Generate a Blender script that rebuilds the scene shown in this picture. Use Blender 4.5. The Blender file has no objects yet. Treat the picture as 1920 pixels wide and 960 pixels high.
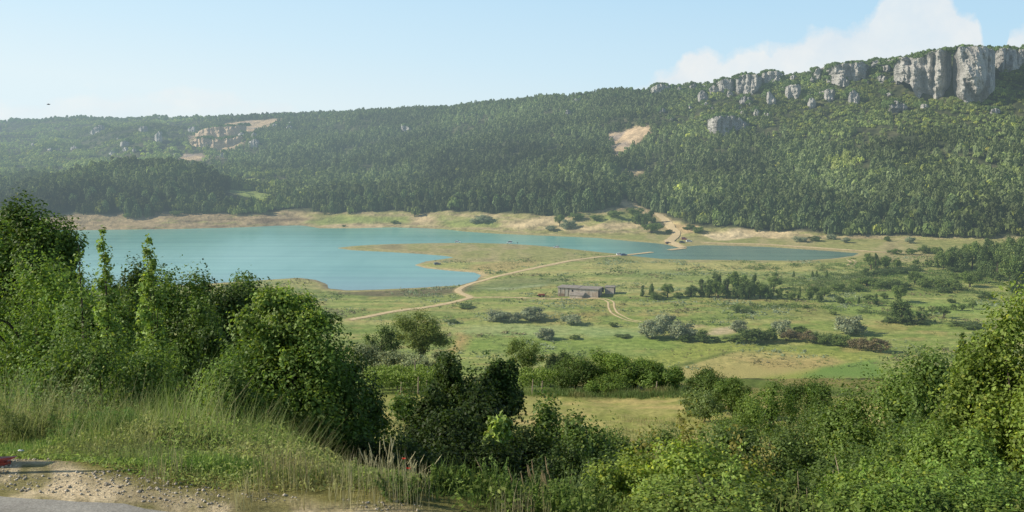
import bpy, math, random
import numpy as np
C = bpy.context.scene.collection
F_PX, CAMZ = 1805.0, 85.0
PIT = math.atan(240 / F_PX)
CP, SP = math.cos(PIT), math.sin(PIT)
rng = np.random.default_rng(11)

def lin(r, g, b):
    c = np.array([r, g, b], float) / 255
    return np.where(c <= .04045, c / 12.92, ((c + .055) / 1.055) ** 2.4)
def ray(px, py):
    x = (np.asarray(px, float) - 960) / F_PX; y = (480 - np.asarray(py, float)) / F_PX
    return x, CP + y * SP, -SP + y * CP
def plan(px, py, z=0.):            # point of the picture carried onto the level z
    dx, dy, dz = ray(px, py); t = (z - CAMZ) / dz
    return dx * t, dy * t
def at(px, py, Y):                 # point of the picture at the distance Y
    dx, dy, dz = ray(px, py); t = Y / dy
    return dx * t, Y + 0 * dx, CAMZ + dz * t
def sstep(a, b, x):
    t = np.clip((x - a) / (b - a), 0, 1); return t * t * (3 - 2 * t)
_T = np.random.default_rng(5).random((256, 256))
def vn(x, y, s=0):
    x = np.asarray(x, float) + s * 17.13; y = np.asarray(y, float) + s * 31.7
    i = np.floor(x).astype(int); j = np.floor(y).astype(int)
    u = x - i; v = y - j; u = u * u * (3 - 2 * u); v = v * v * (3 - 2 * v)
    a = _T[i & 255, j & 255]; b = _T[(i + 1) & 255, j & 255]; c = _T[i & 255, (j + 1) & 255]; d = _T[(i + 1) & 255, (j + 1) & 255]
    return (a * (1 - u) + b * u) * (1 - v) + (c * (1 - u) + d * u) * v
def fbm(x, y, s=0, o=4):
    r = 0; w = .5; n = 0
    for k in range(o):
        r = r + w * vn(np.asarray(x) * 2 ** k, np.asarray(y) * 2 ** k, s + k * 3); n += w; w *= .5
    return r / n
def pdist(X, Y, poly, closed=True):   # signed distance to a polygon, negative inside
    X = np.asarray(X, float); Y = np.asarray(Y, float)
    P = np.asarray(poly, float); Q = np.roll(P, -1, 0)
    if not closed: P, Q = P[:-1], Q[:-1]
    best = np.full(X.shape, 1e18); ins = np.zeros(X.shape, bool)
    for (x0, y0), (x1, y1) in zip(P, Q):
        ex, ey = x1 - x0, y1 - y0; l = ex * ex + ey * ey + 1e-12
        t = np.clip(((X - x0) * ex + (Y - y0) * ey) / l, 0, 1)
        best = np.minimum(best, (X - x0 - t * ex) ** 2 + (Y - y0 - t * ey) ** 2)
        if closed:
            c = ((y0 > Y) != (y1 > Y))
            if c.any(): ins ^= c & (X < ex * (Y - y0) / (ey if abs(ey) > 1e-12 else 1e-12) + x0)
    d = np.sqrt(best)
    return np.where(ins, -d, d) if closed else d
def ppoly(pts, z=0.):
    p = np.array(pts, float); x, y = plan(p[:, 0], p[:, 1], z); return np.stack([x, y], 1)

# ---------------------------------------------------------------- objects and tags
def tag(o, label=None, cat=None, group=None, kind=None):
    if label: o['label'] = label
    if cat: o['category'] = cat
    if group: o['group'] = group
    if kind: o['kind'] = kind
    return o
def mesh_np(name, V, Fc, col=None, mat=None, smooth=False):
    V = np.ascontiguousarray(V, np.float32); Fc = np.ascontiguousarray(Fc, np.int32)
    me = bpy.data.meshes.new(name); n, k = Fc.shape
    me.vertices.add(len(V)); me.vertices.foreach_set('co', V.ravel())
    me.loops.add(n * k); me.loops.foreach_set('vertex_index', Fc.ravel())
    me.polygons.add(n); me.polygons.foreach_set('loop_start', np.arange(0, n * k, k, dtype=np.int32))
    try: me.polygons.foreach_set('loop_total', np.full(n, k, np.int32))
    except Exception: pass
    if smooth: me.polygons.foreach_set('use_smooth', np.ones(n, bool))
    if col is not None:
        at_ = me.attributes.new('Col', 'FLOAT_COLOR', 'POINT')
        c4 = np.ones((len(V), 4), np.float32); c4[:, :3] = col; at_.data.foreach_set('color', c4.ravel())
    me.update(calc_edges=True)
    if mat: me.materials.append(mat)
    return me
def link(name, me, parent=None, loc=None):
    o = bpy.data.objects.new(name, me); C.objects.link(o)
    if parent: o.parent = parent
    if loc is not None: o.location = loc
    return o
def empty(name, loc, rz=0.):
    o = bpy.data.objects.new(name, None); C.objects.link(o); o.location = loc; o.rotation_euler[2] = rz
    o.empty_display_size = .2; return o
class MB:                           # collects simple shapes, becomes one mesh
    def __init__(s): s.V = []; s.F = []
    def box(s, x0, x1, y0, y1, z0, z1, taper=0):
        i = len(s.V); t = taper
        s.V += [(x0, y0, z0), (x1, y0, z0), (x1, y1, z0), (x0, y1, z0), (x0 + t, y0 + t, z1), (x1 - t, y0 + t, z1), (x1 - t, y1 - t, z1), (x0 + t, y1 - t, z1)]
        s.F += [tuple(i + k for k in f) for f in ((0, 3, 2, 1), (4, 5, 6, 7), (0, 1, 5, 4), (1, 2, 6, 5), (2, 3, 7, 6), (3, 0, 4, 7))]; return s
    def hexa(s, P):                 # eight corners: four below, four above
        i = len(s.V); s.V += [tuple(p) for p in P]
        s.F += [tuple(i + k for k in f) for f in ((0, 3, 2, 1), (4, 5, 6, 7), (0, 1, 5, 4), (1, 2, 6, 5), (2, 3, 7, 6), (3, 0, 4, 7))]; return s
    def tube(s, pts, rad, n=6):
        pts = [np.array(p, float) for p in pts]
        if np.isscalar(rad): rad = [rad] * len(pts)
        i0 = len(s.V)
        for k, p in enumerate(pts):
            d = pts[min(k + 1, len(pts) - 1)] - pts[max(k - 1, 0)]; d = d / (np.linalg.norm(d) + 1e-9)
            u = np.cross(d, (0, 0, 1.) if abs(d[2]) < .9 else (1., 0, 0)); u /= np.linalg.norm(u); w = np.cross(d, u)
            for a in range(n):
                an = 2 * math.pi * a / n; s.V.append(tuple(p + rad[k] * (math.cos(an) * u + math.sin(an) * w)))
        for k in range(len(pts) - 1):
            for a in range(n):
                b = (a + 1) % n; s.F.append((i0 + k * n + a, i0 + k * n + b, i0 + (k + 1) * n + b, i0 + (k + 1) * n + a))
        s.F.append(tuple(i0 + a for a in range(n))[::-1]); s.F.append(tuple(i0 + (len(pts) - 1) * n + a for a in range(n))); return s
    def build(s, name, mat, parent=None, smooth=False):
        me = bpy.data.meshes.new(name); me.from_pydata(s.V, [], s.F)
        if smooth: me.polygons.foreach_set('use_smooth', [True] * len(me.polygons))
        me.update(); me.materials.append(mat); return link(name, me, parent)

# ---------------------------------------------------------------- materials
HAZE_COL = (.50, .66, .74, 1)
def new_mat(name):
    m = bpy.data.materials.new(name); m.use_nodes = True; m.node_tree.nodes.clear(); return m, m.node_tree.nodes, m.node_tree.links
def mth(N, L, op, a, b=None, c=None, clamp=False):
    n = N.new('ShaderNodeMath'); n.operation = op; n.use_clamp = clamp
    for i, v in enumerate((a, b, c)):
        if v is None: continue
        if isinstance(v, (int, float)): n.inputs[i].default_value = v
        else: L.new(v, n.inputs[i])
    return n.outputs[0]
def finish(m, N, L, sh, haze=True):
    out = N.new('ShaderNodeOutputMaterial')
    if haze:                       # aerial haze imitated by a glow mixed into surfaces, stronger with distance and sunward
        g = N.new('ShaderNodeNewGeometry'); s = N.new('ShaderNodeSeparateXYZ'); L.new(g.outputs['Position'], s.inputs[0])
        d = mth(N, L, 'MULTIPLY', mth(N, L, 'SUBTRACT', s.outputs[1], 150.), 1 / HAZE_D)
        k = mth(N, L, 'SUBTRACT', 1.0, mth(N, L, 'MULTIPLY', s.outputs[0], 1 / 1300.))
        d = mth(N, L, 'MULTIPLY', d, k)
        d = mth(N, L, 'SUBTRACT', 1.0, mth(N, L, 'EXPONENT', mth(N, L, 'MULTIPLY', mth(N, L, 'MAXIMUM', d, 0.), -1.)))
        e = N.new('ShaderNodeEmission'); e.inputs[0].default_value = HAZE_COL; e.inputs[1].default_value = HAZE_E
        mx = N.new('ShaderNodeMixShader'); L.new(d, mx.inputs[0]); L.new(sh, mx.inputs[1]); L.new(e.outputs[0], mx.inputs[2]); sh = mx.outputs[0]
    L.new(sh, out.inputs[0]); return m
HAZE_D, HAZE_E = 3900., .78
def tex(N, L, kind, scale, detail=4, vec='Position', stretch=None, rough=.6):
    if vec == 'Position': v = N.new('ShaderNodeNewGeometry').outputs['Position']
    else: v = N.new('ShaderNodeTexCoord').outputs[vec]
    if stretch:
        mp = N.new('ShaderNodeMapping'); mp.inputs['Scale'].default_value = stretch; L.new(v, mp.inputs[0]); v = mp.outputs[0]
    t = N.new('ShaderNodeTexNoise' if kind == 'noise' else 'ShaderNodeTexVoronoi'); t.inputs['Scale'].default_value = scale
    if kind == 'noise': t.inputs['Detail'].default_value = detail; t.inputs['Roughness'].default_value = rough
    L.new(v, t.inputs['Vector']); return t.outputs[0]
def ramp(N, L, fac, stops):
    r = N.new('ShaderNodeValToRGB'); L.new(fac, r.inputs[0]); e = r.color_ramp.elements
    while len(e) < len(stops): e.new(.5)
    for q, (p, c) in zip(e, stops): q.position = p; q.color = tuple(c) + (1,) if len(c) == 3 else c
    return r.outputs[0]
def mixc(N, L, a, b, fac, mode='MIX'):
    n = N.new('ShaderNodeMix'); n.data_type = 'RGBA'; n.blend_type = mode
    for s, v in ((n.inputs[0], fac), (n.inputs[6], a), (n.inputs[7], b)):
        if isinstance(v, (int, float)): s.default_value = v
        elif isinstance(v, (tuple, list, np.ndarray)): s.default_value = tuple(v)[:3] + (1,)
        else: L.new(v, s)
    return n.outputs[2]
def principled(N, L, col, rough=.8, spec=.3, normal=None, metal=0.):
    b = N.new('ShaderNodeBsdfPrincipled'); b.inputs['Roughness'].default_value = rough; b.inputs['Specular IOR Level'].default_value = spec; b.inputs['Metallic'].default_value = metal
    if isinstance(col, (tuple, list, np.ndarray)): b.inputs['Base Color'].default_value = tuple(col)[:3] + (1,)
    else: L.new(col, b.inputs['Base Color'])
    if normal is not None: L.new(normal, b.inputs['Normal'])
    return b.outputs[0]
def bump(N, L, h, strength, dist):
    b = N.new('ShaderNodeBump'); b.inputs['Strength'].default_value = strength; b.inputs['Distance'].default_value = dist; L.new(h, b.inputs['Height']); return b.outputs[0]
def attr(N, name='Col'):
    a = N.new('ShaderNodeAttribute'); a.attribute_name = name; return a.outputs[0]
def leaf_mat(name, trans=.35, haze=True, rough=.55, spec=.25, tint=(1.25, 1.3, .55)):
    m, N, L = new_mat(name); c = attr(N)
    p = principled(N, L, c, rough, spec)
    t = N.new('ShaderNodeBsdfTranslucent'); L.new(mixc(N, L, c, tint, 1., 'MULTIPLY'), t.inputs[0])
    mx = N.new('ShaderNodeMixShader'); mx.inputs[0].default_value = trans; L.new(p, mx.inputs[1]); L.new(t.outputs[0], mx.inputs[2])
    return finish(m, N, L, mx.outputs[0], haze)
def plain(name, col, rough=.7, spec=.3, var=.25, scale=3., haze=True, metal=0., bmp=0.):
    m, N, L = new_mat(name); n = tex(N, L, 'noise', scale, 5, 'Object')
    c = np.array(col, float); k = ramp(N, L, n, [(.25, tuple(c * (1 - var))), (.75, tuple(np.clip(c * (1 + var), 0, 1)))])
    return finish(m, N, L, principled(N, L, k, rough, spec, bump(N, L, n, bmp, .05) if bmp else None, metal), haze)
SUN_AZ_D, SUN_EL_D, SUN_E = -95., 32., 5.
SKY_S, SKY_DUST, SKY_HZ = .08, 1.0, .9
# ================================================================ the land
LAKE_PX = [(-400, 434), (-100, 432), (110, 430), (220, 429), (330, 428), (450, 425), (520, 422), (565, 422), (600, 428), (660, 428), (740, 426), (800, 428), (840, 430), (870, 434),
 (930, 438), (1000, 441), (1050, 443), (1120, 446), (1180, 452), (1230, 456), (1252, 459), (1268, 463), (1283, 466.5), (1286, 462), (1320, 459.5), (1360, 460.5), (1440, 463), (1500, 467),
 (1560, 471), (1612, 475), (1600, 480), (1560, 485), (1500, 489), (1400, 488), (1300, 487), (1240, 485.5), (1200, 481.5), (1182, 479.5), (1168, 477), (1130, 473.5), (1080, 468), (1040, 463.5), (1000, 460), (950, 457),
 (880, 455.5), (800, 456), (740, 457.5), (700, 459), (662, 461.5), (632, 465), (660, 469), (720, 472), (790, 476), (832, 479.5), (852, 482.5), (830, 486), (800, 490), (778, 497), (800, 503), (850, 508), (890, 511),
 (903, 516), (893, 527), (862, 535), (780, 540), (700, 543.5), (650, 544.5), (615, 541), (612, 533), (592, 525), (560, 521), (450, 528), (300, 538), (100, 545), (-400, 550)]
LAKE = ppoly(LAKE_PX)
_nt = np.array([(0, 82.5), (7, 82.5), (9, 81.9), (12, 80.2), (15, 78.3), (20, 76), (30, 72.5), (45, 68), (60, 64.2), (80, 60.3), (95, 57.9), (108, 56), (116, 54), (150, 43), (200, 27), (250, 13), (300, 4.5), (335, 1.9), (5000, 1.9)])
BASE_PX = [(-500, 432), (-100, 431), (110, 429), (330, 427), (450, 424), (520, 421), (560, 420), (700, 423), (800, 425), (870, 430), (1000, 436), (1120, 440), (1250, 440), (1330, 446), (1500, 449), (1700, 451), (1800, 453), (1950, 455), (2500, 455)]
RIDGE_PX = [(-500, 226), (0, 227), (150, 224), (300, 223), (460, 221), (560, 217), (700, 212), (770, 210), (850, 203), (950, 193), (1050, 183), (1150, 173), (1250, 161), (1350, 152), (1450, 141), (1550, 129), (1650, 114), (1740, 101), (1800, 96), (1920, 93), (2500, 97)]
RIDGE_Y = [(-500, 1900), (0, 1800), (300, 1720), (560, 1600), (900, 1430), (1300, 1270), (1650, 1190), (1950, 1150), (2500, 1120)]
b = np.array(BASE_PX, float); bx, by = plan(b[:, 0], b[:, 1], 1.5); BASE_A, BASE_Y = bx / by, by
r = np.array(RIDGE_PX, float); ry = np.interp(r[:, 0], *np.array(RIDGE_Y, float).T); rx, _, rz = at(r[:, 0], r[:, 1], ry); RIDGE_A, RIDGE_YY, RIDGE_Z = rx / ry, ry, rz
kx, kY, kz = at(262, 306, 960.)          # the wooded knoll on the far shore
def height(X, Y):
    X = np.asarray(X, float); Y = np.asarray(Y, float); shp = X.shape; X = X.ravel(); Y = Y.ravel(); a = X / np.maximum(Y, .1)
    near = np.interp(Y, _nt[:, 0], _nt[:, 1])
    near = near - 1.0 * sstep(-3.6, .4, X) * sstep(6.3, 9.2, Y) * sstep(30, 16, Y) - .25 * sstep(-.9, .8, X) * sstep(5.2, 6.5, Y) * sstep(30, 16, Y)
    near = near + (fbm(X * .5, Y * .5, 2) - .5) * .5 * sstep(7, 10, Y) + (fbm(X / 18, Y / 18, 3) - .5) * 2.5 * sstep(16, 40, Y) * sstep(330, 250, Y) * (1 - .8 * sstep(50, 60, Y) * sstep(112, 106, Y))
    z = near.copy(); v = Y > 270
    if v.any():
        x, y, av = X[v], Y[v], a[v]
        sd = pdist(x, y, LAKE)
        val = np.where(sd > 0, .03 + np.minimum(sd * .06, .5) + 1.7 * (1 - np.exp(-sd / 60)), np.maximum(sd * .05, -5))
        val = val + (fbm(x / 25, y / 25, 4) - .5) * .9 * sstep(4, 30, sd) + (fbm(x / 6, y / 6, 8) - .5) * .4 * sstep(2, 12, sd)
        Yb = np.interp(av, BASE_A, BASE_Y); Yr = np.interp(av, RIDGE_A, RIDGE_YY); zr = np.interp(av, RIDGE_A, RIDGE_Z)
        t = (y - Yb) / (Yr - Yb); tc = np.clip(t, 0, 1); dy = np.maximum(y - Yb, 0)
        bank = 6.5 * sstep(0, 55, dy) * (.65 + .7 * vn(x / 45, y / 60, 9)) * (1 - .75 * sstep(.09, .15, av) * sstep(.5, .3, av))
        hz = bank + (zr - 8) * tc ** 1.12 * sstep(0, .12, tc) ** .3
        q = x * .8 + y * .35
        rav = np.abs(fbm(q / 130, y / 420, 12, 3) - .5) * 2
        hz = hz + (rav - .35) * 30 * np.sin(np.pi * np.clip(tc, 0, 1)) ** .8 * np.clip(dy / 120, 0, 1) + (fbm(x / 40, y / 40, 14) - .5) * 9 * np.clip(dy / 100, 0, 1) * sstep(1.0, .85, tc)
        hz = hz + (fbm(x / 14, y / 14, 15) - .5) * 3 * np.clip(dy / 25, 0, 1)
        kn = np.exp(-((x - kx) / 85) ** 2 - ((y - kY) / 75) ** 2); hz = hz + kn * 29
        hz = np.where(t > 1, hz - (y - Yr) * .12, hz)
        w = sstep(280, 345, y); z[v] = near[v] * (1 - w) + val * w + np.where(t > 0, hz, 0)
    return z.reshape(shp)
def hit(px, py, y0=3., y1=2200.):    # where a sight line of the picture meets the land
    for lo, hi, n in ((y0, y1, 1400), (None, None, 60)):
        if lo is None: lo, hi = best
        Ys = np.geomspace(lo, hi, n); x, y, z = at(px, py, Ys); d = z - height(x, y); k = np.argmax(d < 0)
        if not (d < 0).any(): k = n - 1
        best = (Ys[max(k - 1, 0)], Ys[k])
    Y = best[1]; x, y, z = at(px, py, Y); return np.array([float(x), float(Y), float(height(np.array([x]), np.array([Y]))[0])])
def gz(x, y): return float(height(np.array([x]), np.array([y]))[0])

rows = np.concatenate([np.geomspace(1.5, 30, 150)[:-1], np.geomspace(30, 320, 150)[:-1], np.arange(320, 920, 2.2), np.arange(920, 2100, 7.5), np.geomspace(2100, 9000, 14)])
cols = np.linspace(-.78, .78, 620)
GA, GY = np.meshgrid(cols, rows); GX = GA * GY; GX = np.where(GY < 6, GA * 6, GX)     # near strip keeps its width
GZ = height(GX, GY)

# forest edge and cleared places of the far hills, carried onto the land
EDGE_PX = [(-200, 400), (0, 402), (110, 402), (200, 404), (330, 399), (400, 398), (462, 404), (500, 398), (560, 396), (640, 400), (700, 396), (760, 397), (870, 398), (960, 402), (1040, 406), (1075, 402), (1110, 396), (1170, 390), (1225, 405), (1290, 421), (1330, 428), (1400, 430), (1500, 434), (1600, 440), (1700, 442), (1800, 446), (2100, 448)]
_e = np.array([hit(px, py, 600) for px, py in EDGE_PX]); EDGE_A, EDGE_Y = _e[:, 0] / _e[:, 1], _e[:, 1]
def land_poly(pts): return np.array([hit(px, py, 300)[:2] for px, py in pts])
QUARRY = [land_poly(p) for p in ([(366, 252), (392, 240), (425, 232), (470, 226), (525, 222), (505, 240), (462, 256), (452, 272), (420, 284), (372, 272), (352, 262)], [(332, 297), (352, 288), (388, 290), (384, 300), (350, 303)], [(400, 292), (428, 288), (424, 296)])]
SCAR = [land_poly(p) for p in ([(1128, 256), (1150, 250), (1180, 241), (1219, 237), (1214, 252), (1190, 268), (1160, 268), (1140, 262)], [(1150, 268), (1186, 268), (1164, 291), (1140, 294)])]
GLADE = [land_poly(p) for p in ([(410, 342), (450, 336), (492, 336), (488, 342), (440, 346)], [(424, 355), (480, 358), (520, 372), (500, 378), (450, 366)], [(1000, 358), (1030, 352), (1062, 352), (1064, 357), (1020, 360)], [(1160, 318), (1200, 318), (1212, 328), (1170, 327)], [(1158, 374), (1190, 380), (1240, 400), (1224, 403), (1165, 384)], [(870, 282), (892, 279), (890, 286)])]
PALE = land_poly([(1545, 312), (1580, 300), (1616, 304), (1612, 320), (1570, 326)])
ROADS = {}
def road_line(pts, y0=300.): return np.array([hit(px, py, y0)[:2] for px, py in pts])
ROADS['main'] = road_line([(655, 600), (690, 594), (722, 587), (760, 581), (800, 576), (840, 569), (866, 563), (884, 558), (872, 553), (860, 548), (858, 544), (866, 539), (886, 531), (930, 519), (965, 511), (1000, 503.5), (1030, 497), (1060, 491), (1090, 486), (1120, 482), (1150, 480), (1174, 478.8)])
ROADS['branch'] = road_line([(884, 558), (905, 557), (940, 557), (985, 558.5), (1040, 560), (1085, 559.5), (1120, 559)])
ROADS['loop'] = road_line([(1092, 559), (1120, 559.5), (1138, 562), (1146, 567), (1146, 576), (1150, 585), (1160, 592), (1178, 600), (1200, 604)])
ROADS['bank'] = road_line([(1281, 465), (1266, 459), (1254, 453), (1262, 447), (1268, 440), (1266, 434), (1258, 428), (1254, 421), (1248, 414), (1238, 406), (1236, 402)])
ROADS['shore'] = road_line([(1320, 455.5), (1380, 457), (1440, 458.5), (1500, 463), (1560, 467), (1610, 470), (1650, 473), (1690, 474)])
ROADS['rut'] = road_line([(1590, 500), (1598, 495), (1600, 490), (1592, 487)])

def verge(x): return np.interp(x, [-6, -3.9, -3., -2.3, -1.6, -1.1, 0, 1], [8.1, 7.3, 6.78, 6.42, 6.2, 6.1, 6.05, 6.])
def paint():
    X, Y, A = GX.ravel(), GY.ravel(), (GX / GY).ravel(); n = len(X)
    col = np.zeros((n, 3)); K = GROUND_K
    def S(r_, g_, b_): return lin(r_, g_, b_) * K
    def put(mask, c): col[:] = col * (1 - mask[:, None]) + np.asarray(c) * mask[:, None]
    n1 = fbm(X / 30, Y / 30, 20); n2 = fbm(X / 8, Y / 8, 21); n3 = fbm(X / 90, Y / 60, 22); st = fbm(X / 60, Y / 9, 23)
    # meadow: fresh green near, straw green towards the water
    put(np.ones(n), S(143, 157, 84)); put(sstep(.42, .62, n1), S(157, 165, 96)); put(sstep(.5, .7, n2) * .5, S(122, 142, 70)); put(sstep(.50, .66, st) * .7, S(168, 170, 108))
    put(sstep(440, 560, Y) * .75, S(158, 164, 100)); put(sstep(.5, .64, st) * sstep(430, 520, Y) * .7, S(178, 174, 120)); put(sstep(.52, .66, n3) * .5 * sstep(350, 420, Y), S(138, 152, 82)); st2 = fbm(X / 45, Y / 5, 27); put(sstep(.54, .66, st2) * .6, S(112, 132, 66)); put(sstep(.46, .36, st2) * .42, S(182, 174, 116)); put(sstep(.6, .7, fbm(X / 14, Y / 7, 28)) * .5, S(170, 152, 100))
    sel = (Y > 300) & (Y < 1000); sd = np.full(n, 999.); sd[sel] = pdist(X[sel], Y[sel], LAKE)
    def area(pts, c, soft, amt=1., wob=.6):
        P = ppoly(pts, 1.); q = np.full(n, 999.); b_ = (X > P[:, 0].min() - 40) & (X < P[:, 0].max() + 40) & (Y > P[:, 1].min() - 40) & (Y < P[:, 1].max() + 40)
        q[b_] = pdist(X[b_], Y[b_], P); put(sstep(soft, -soft, q + (n2 - .5) * 2 * soft * wob + (n1 - .5) * 2 * soft * wob) * amt, c)
    area([(630, 464), (800, 456), (950, 457), (1080, 469), (1160, 477), (1000, 502), (930, 518), (900, 515), (790, 498), (850, 482)], S(166, 168, 104), 8, .8)
    area([(660, 463), (730, 461), (820, 470), (900, 476), (880, 482), (820, 474), (740, 470)], S(118, 116, 72), 5, .75)
    area([(880, 498), (960, 489), (1010, 490), (1000, 499), (930, 511), (890, 508)], S(182, 160, 112), 5, .7)
    area([(1000, 480), (1120, 478), (1150, 481), (1050, 488)], S(176, 178, 118), 6, .5)
    area([(620, 549), (720, 544), (860, 538), (890, 534), (870, 548), (800, 556), (700, 556)], S(116, 108, 84), 4, .9)
    area([(900, 532), (960, 521), (1080, 521), (1040, 536), (960, 546), (890, 543)], S(118, 130, 84), 6, .75)
    area([(905, 540), (960, 539), (1020, 533), (1030, 536), (960, 545)], S(172, 180, 140), 2, .6, 1.)
    area([(1180, 486), (1500, 492), (1560, 500), (1480, 512), (1180, 508), (1060, 500)], S(180, 174, 112), 8, .75)
    area([(1180, 508), (1500, 512), (1600, 505), (1580, 530), (1180, 530)], S(138, 152, 90), 6, .5)
    area([(985, 600), (1100, 588), (1200, 593), (1090, 598), (1010, 612)], S(150, 138, 84), 5, .7)
    area([(1080, 560), (1130, 564), (1110, 574), (1000, 572)], S(172, 160, 100), 5, .6)
    area([(850, 618), (960, 612), (1180, 622), (1200, 636), (940, 634), (870, 630)], S(150, 172, 116), 7, .6, 1.)
    area([(850, 640), (1260, 640), (1260, 660), (1000, 668), (860, 664)], S(134, 156, 78), 7, .7)
    area([(858, 628), (880, 634), (862, 662), (845, 668)], S(186, 156, 108), 3, .8)
    area([(1340, 622), (1392, 614), (1392, 626), (1348, 636), (1316, 634)], S(196, 180, 146), 2.5, .95)
    area([(1290, 615), (1320, 612), (1324, 618), (1292, 621)], S(186, 168, 126), 2.5, .8)
    area([(1330, 562), (1440, 565), (1460, 570), (1360, 570)], S(176, 160, 108), 3, .8)
    area([(1360, 570), (1560, 575), (1620, 600), (1480, 600), (1380, 585)], S(146, 144, 88), 10, .6)
    area([(1190, 680), (1330, 650), (1560, 662), (1640, 676), (1480, 735), (1260, 730)], S(152, 160, 82), 4, .9)
    area([(1262, 700), (1280, 690), (1370, 668), (1450, 664), (1560, 676), (1590, 684), (1520, 700), (1400, 722), (1320, 735), (1290, 720)], S(180, 168, 110), 4, .9)
    area([(1390, 680), (1560, 676), (1570, 690), (1450, 700)], S(178, 156, 106), 5, .6)
    area([(1250, 694), (1370, 664), (1378, 666), (1266, 698)], S(106, 122, 58), 1.2, .8, .3)
    area([(1500, 718), (1540, 694), (1640, 680), (1660, 720)], S(114, 146, 72), 2.5, .85, .4)
    area([(1560, 560), (1860, 570), (1860, 600), (1640, 605), (1560, 590)], S(138, 162, 84), 8, .6)
    # bare lakeshore
    sn = sd + (n2 - .5) * 7 + (n1 - .5) * 8
    far = sstep(600, 700, Y)
    put(sstep(9, 1.5, sn) * np.where(Y > 540, .85, .35), S(192, 172, 130)); put(sstep(3.0, .3, sd) * .9, S(198, 178, 140)); put(sstep(.3, -2, sd), S(120, 150, 130))
    put(sstep(5.0, -1, sd) * sstep(560, 530, Y), S(124, 116, 92))
    # far banks and hill floor
    Yb = np.interp(A, BASE_A, BASE_Y); Ye = np.interp(A, EDGE_A, EDGE_Y); hill = (Y > Yb - 2)
    t = np.clip((Y - Yb) / np.maximum(Ye - Yb, 8), 0, 1.5)
    bk = sstep(-.15, .1, t) * (Y > 600); lay = fbm(A * 30, GZ.ravel() / .9, 30)
    put(bk, S(152, 150, 96)); put(bk * sstep(.42, .58, lay), S(178, 164, 124)); put(bk * sstep(.6, .74, lay) * .7, S(124, 112, 88))
    leftb = sstep(-.18, -.24, A); put(bk * leftb * sstep(.35, .5, lay + n2 * .2), S(166, 148, 116)); put(bk * leftb * sstep(.66, .8, vn(A * 40, GZ.ravel() / .7, 33)) * .8, S(120, 104, 84))
    for p, c in (([(940, 424), (990, 410), (1040, 407), (1060, 414), (1010, 424), (960, 430)], S(205, 186, 146)), ([(1090, 426), (1130, 418), (1215, 414), (1218, 424), (1150, 430), (1080, 432)], S(208, 188, 146)), ([(1325, 440), (1370, 430), (1410, 430), (1412, 444), (1350, 450)], S(212, 194, 156)), ([(1400, 436), (1470, 430), (1490, 440), (1440, 448)], S(206, 186, 146)),
                 ([(770, 405), (800, 402), (812, 415), (780, 420)], S(196, 176, 138)), ([(590, 420), (680, 418), (740, 421), (700, 428), (620, 428)], S(196, 176, 138)), ([(1240, 420), (1300, 420), (1320, 436), (1270, 436)], S(200, 174, 130)), ([(1420, 402), (1480, 404), (1480, 408), (1424, 408)], S(198, 178, 140))):
        P = land_poly(p); q = pdist(X, Y, P); put(sstep(4, -4, q + (n2 - .5) * 14 + (lay - .5) * 8), c)
    for p in ([(640, 410), (760, 408), (760, 416), (640, 418)], [(1110, 412), (1200, 398), (1222, 412), (1120, 418)], [(830, 410), (930, 412), (930, 424), (850, 424)], [(580, 415), (640, 405), (660, 412), (600, 422)]):
        P = land_poly(p); q = pdist(X, Y, P); put(sstep(8, -4, q + (n2 - .5) * 10) * .85, S(140, 154, 86))
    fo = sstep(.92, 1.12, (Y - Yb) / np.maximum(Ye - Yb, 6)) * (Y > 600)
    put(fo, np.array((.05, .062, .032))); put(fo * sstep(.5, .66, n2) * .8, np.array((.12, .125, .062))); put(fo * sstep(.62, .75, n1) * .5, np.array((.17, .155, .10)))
    for P in QUARRY + SCAR:
        q = pdist(X, Y, P); put(sstep(7, -5, q + (n2 - .5) * 16), S(202, 178, 146)); put(sstep(7, -5, q + (n2 - .5) * 16) * sstep(.5, .62, fbm(X / 25, Y / 12, 41)), S(160, 146, 134))
    for k, P in enumerate(GLADE):
        q = pdist(X, Y, P); put(sstep(6, -4, q + (n2 - .5) * 14), S(150, 164, 92) if k in (0, 1, 5, 6) else S(190, 172, 134))
    for k, w_ in (('main', 2.2), ('branch', 1.2), ('bank', 5.), ('shore', 2.6)):
        q = pdist(X, Y, ROADS[k], False); put(sstep(w_ * 1.6, w_ * .5, q) * .8, S(196, 176, 130))
    # the near slope
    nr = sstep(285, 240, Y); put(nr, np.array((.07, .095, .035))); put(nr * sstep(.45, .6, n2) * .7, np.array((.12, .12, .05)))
    yw = Y + (fbm(X / 6, Y * 0, 57) - .5) * 7 + X * .06; fld = sstep(48, 58, yw) * sstep(98.5, 95, yw) * sstep(-40, -30, X) * nr
    put(fld, S(170, 166, 104)); fs = fbm(X / 2.5, Y / 1.2, 50); put(fld * sstep(.44, .58, fs) * .85, S(146, 152, 84)); put(fld * sstep(.55, .7, fbm(X / 9, Y / 2, 51)) * .7, S(200, 178, 124))
    vin = sstep(96, 98, Y) * sstep(114, 112, Y) * nr; put(vin * .8, S(112, 128, 66)); put(vin * sstep(.5, .6, n2) * .6, S(158, 142, 96))
    e = fbm(X * 1.2, Y * 1.2, 52); e2 = fbm(X * 5, Y * 5, 53)
    vg = (Y < 14) * sstep(.3, -.8, X + (e - .5) * .6); ve = verge(X) + (e - .5) * .5
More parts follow.
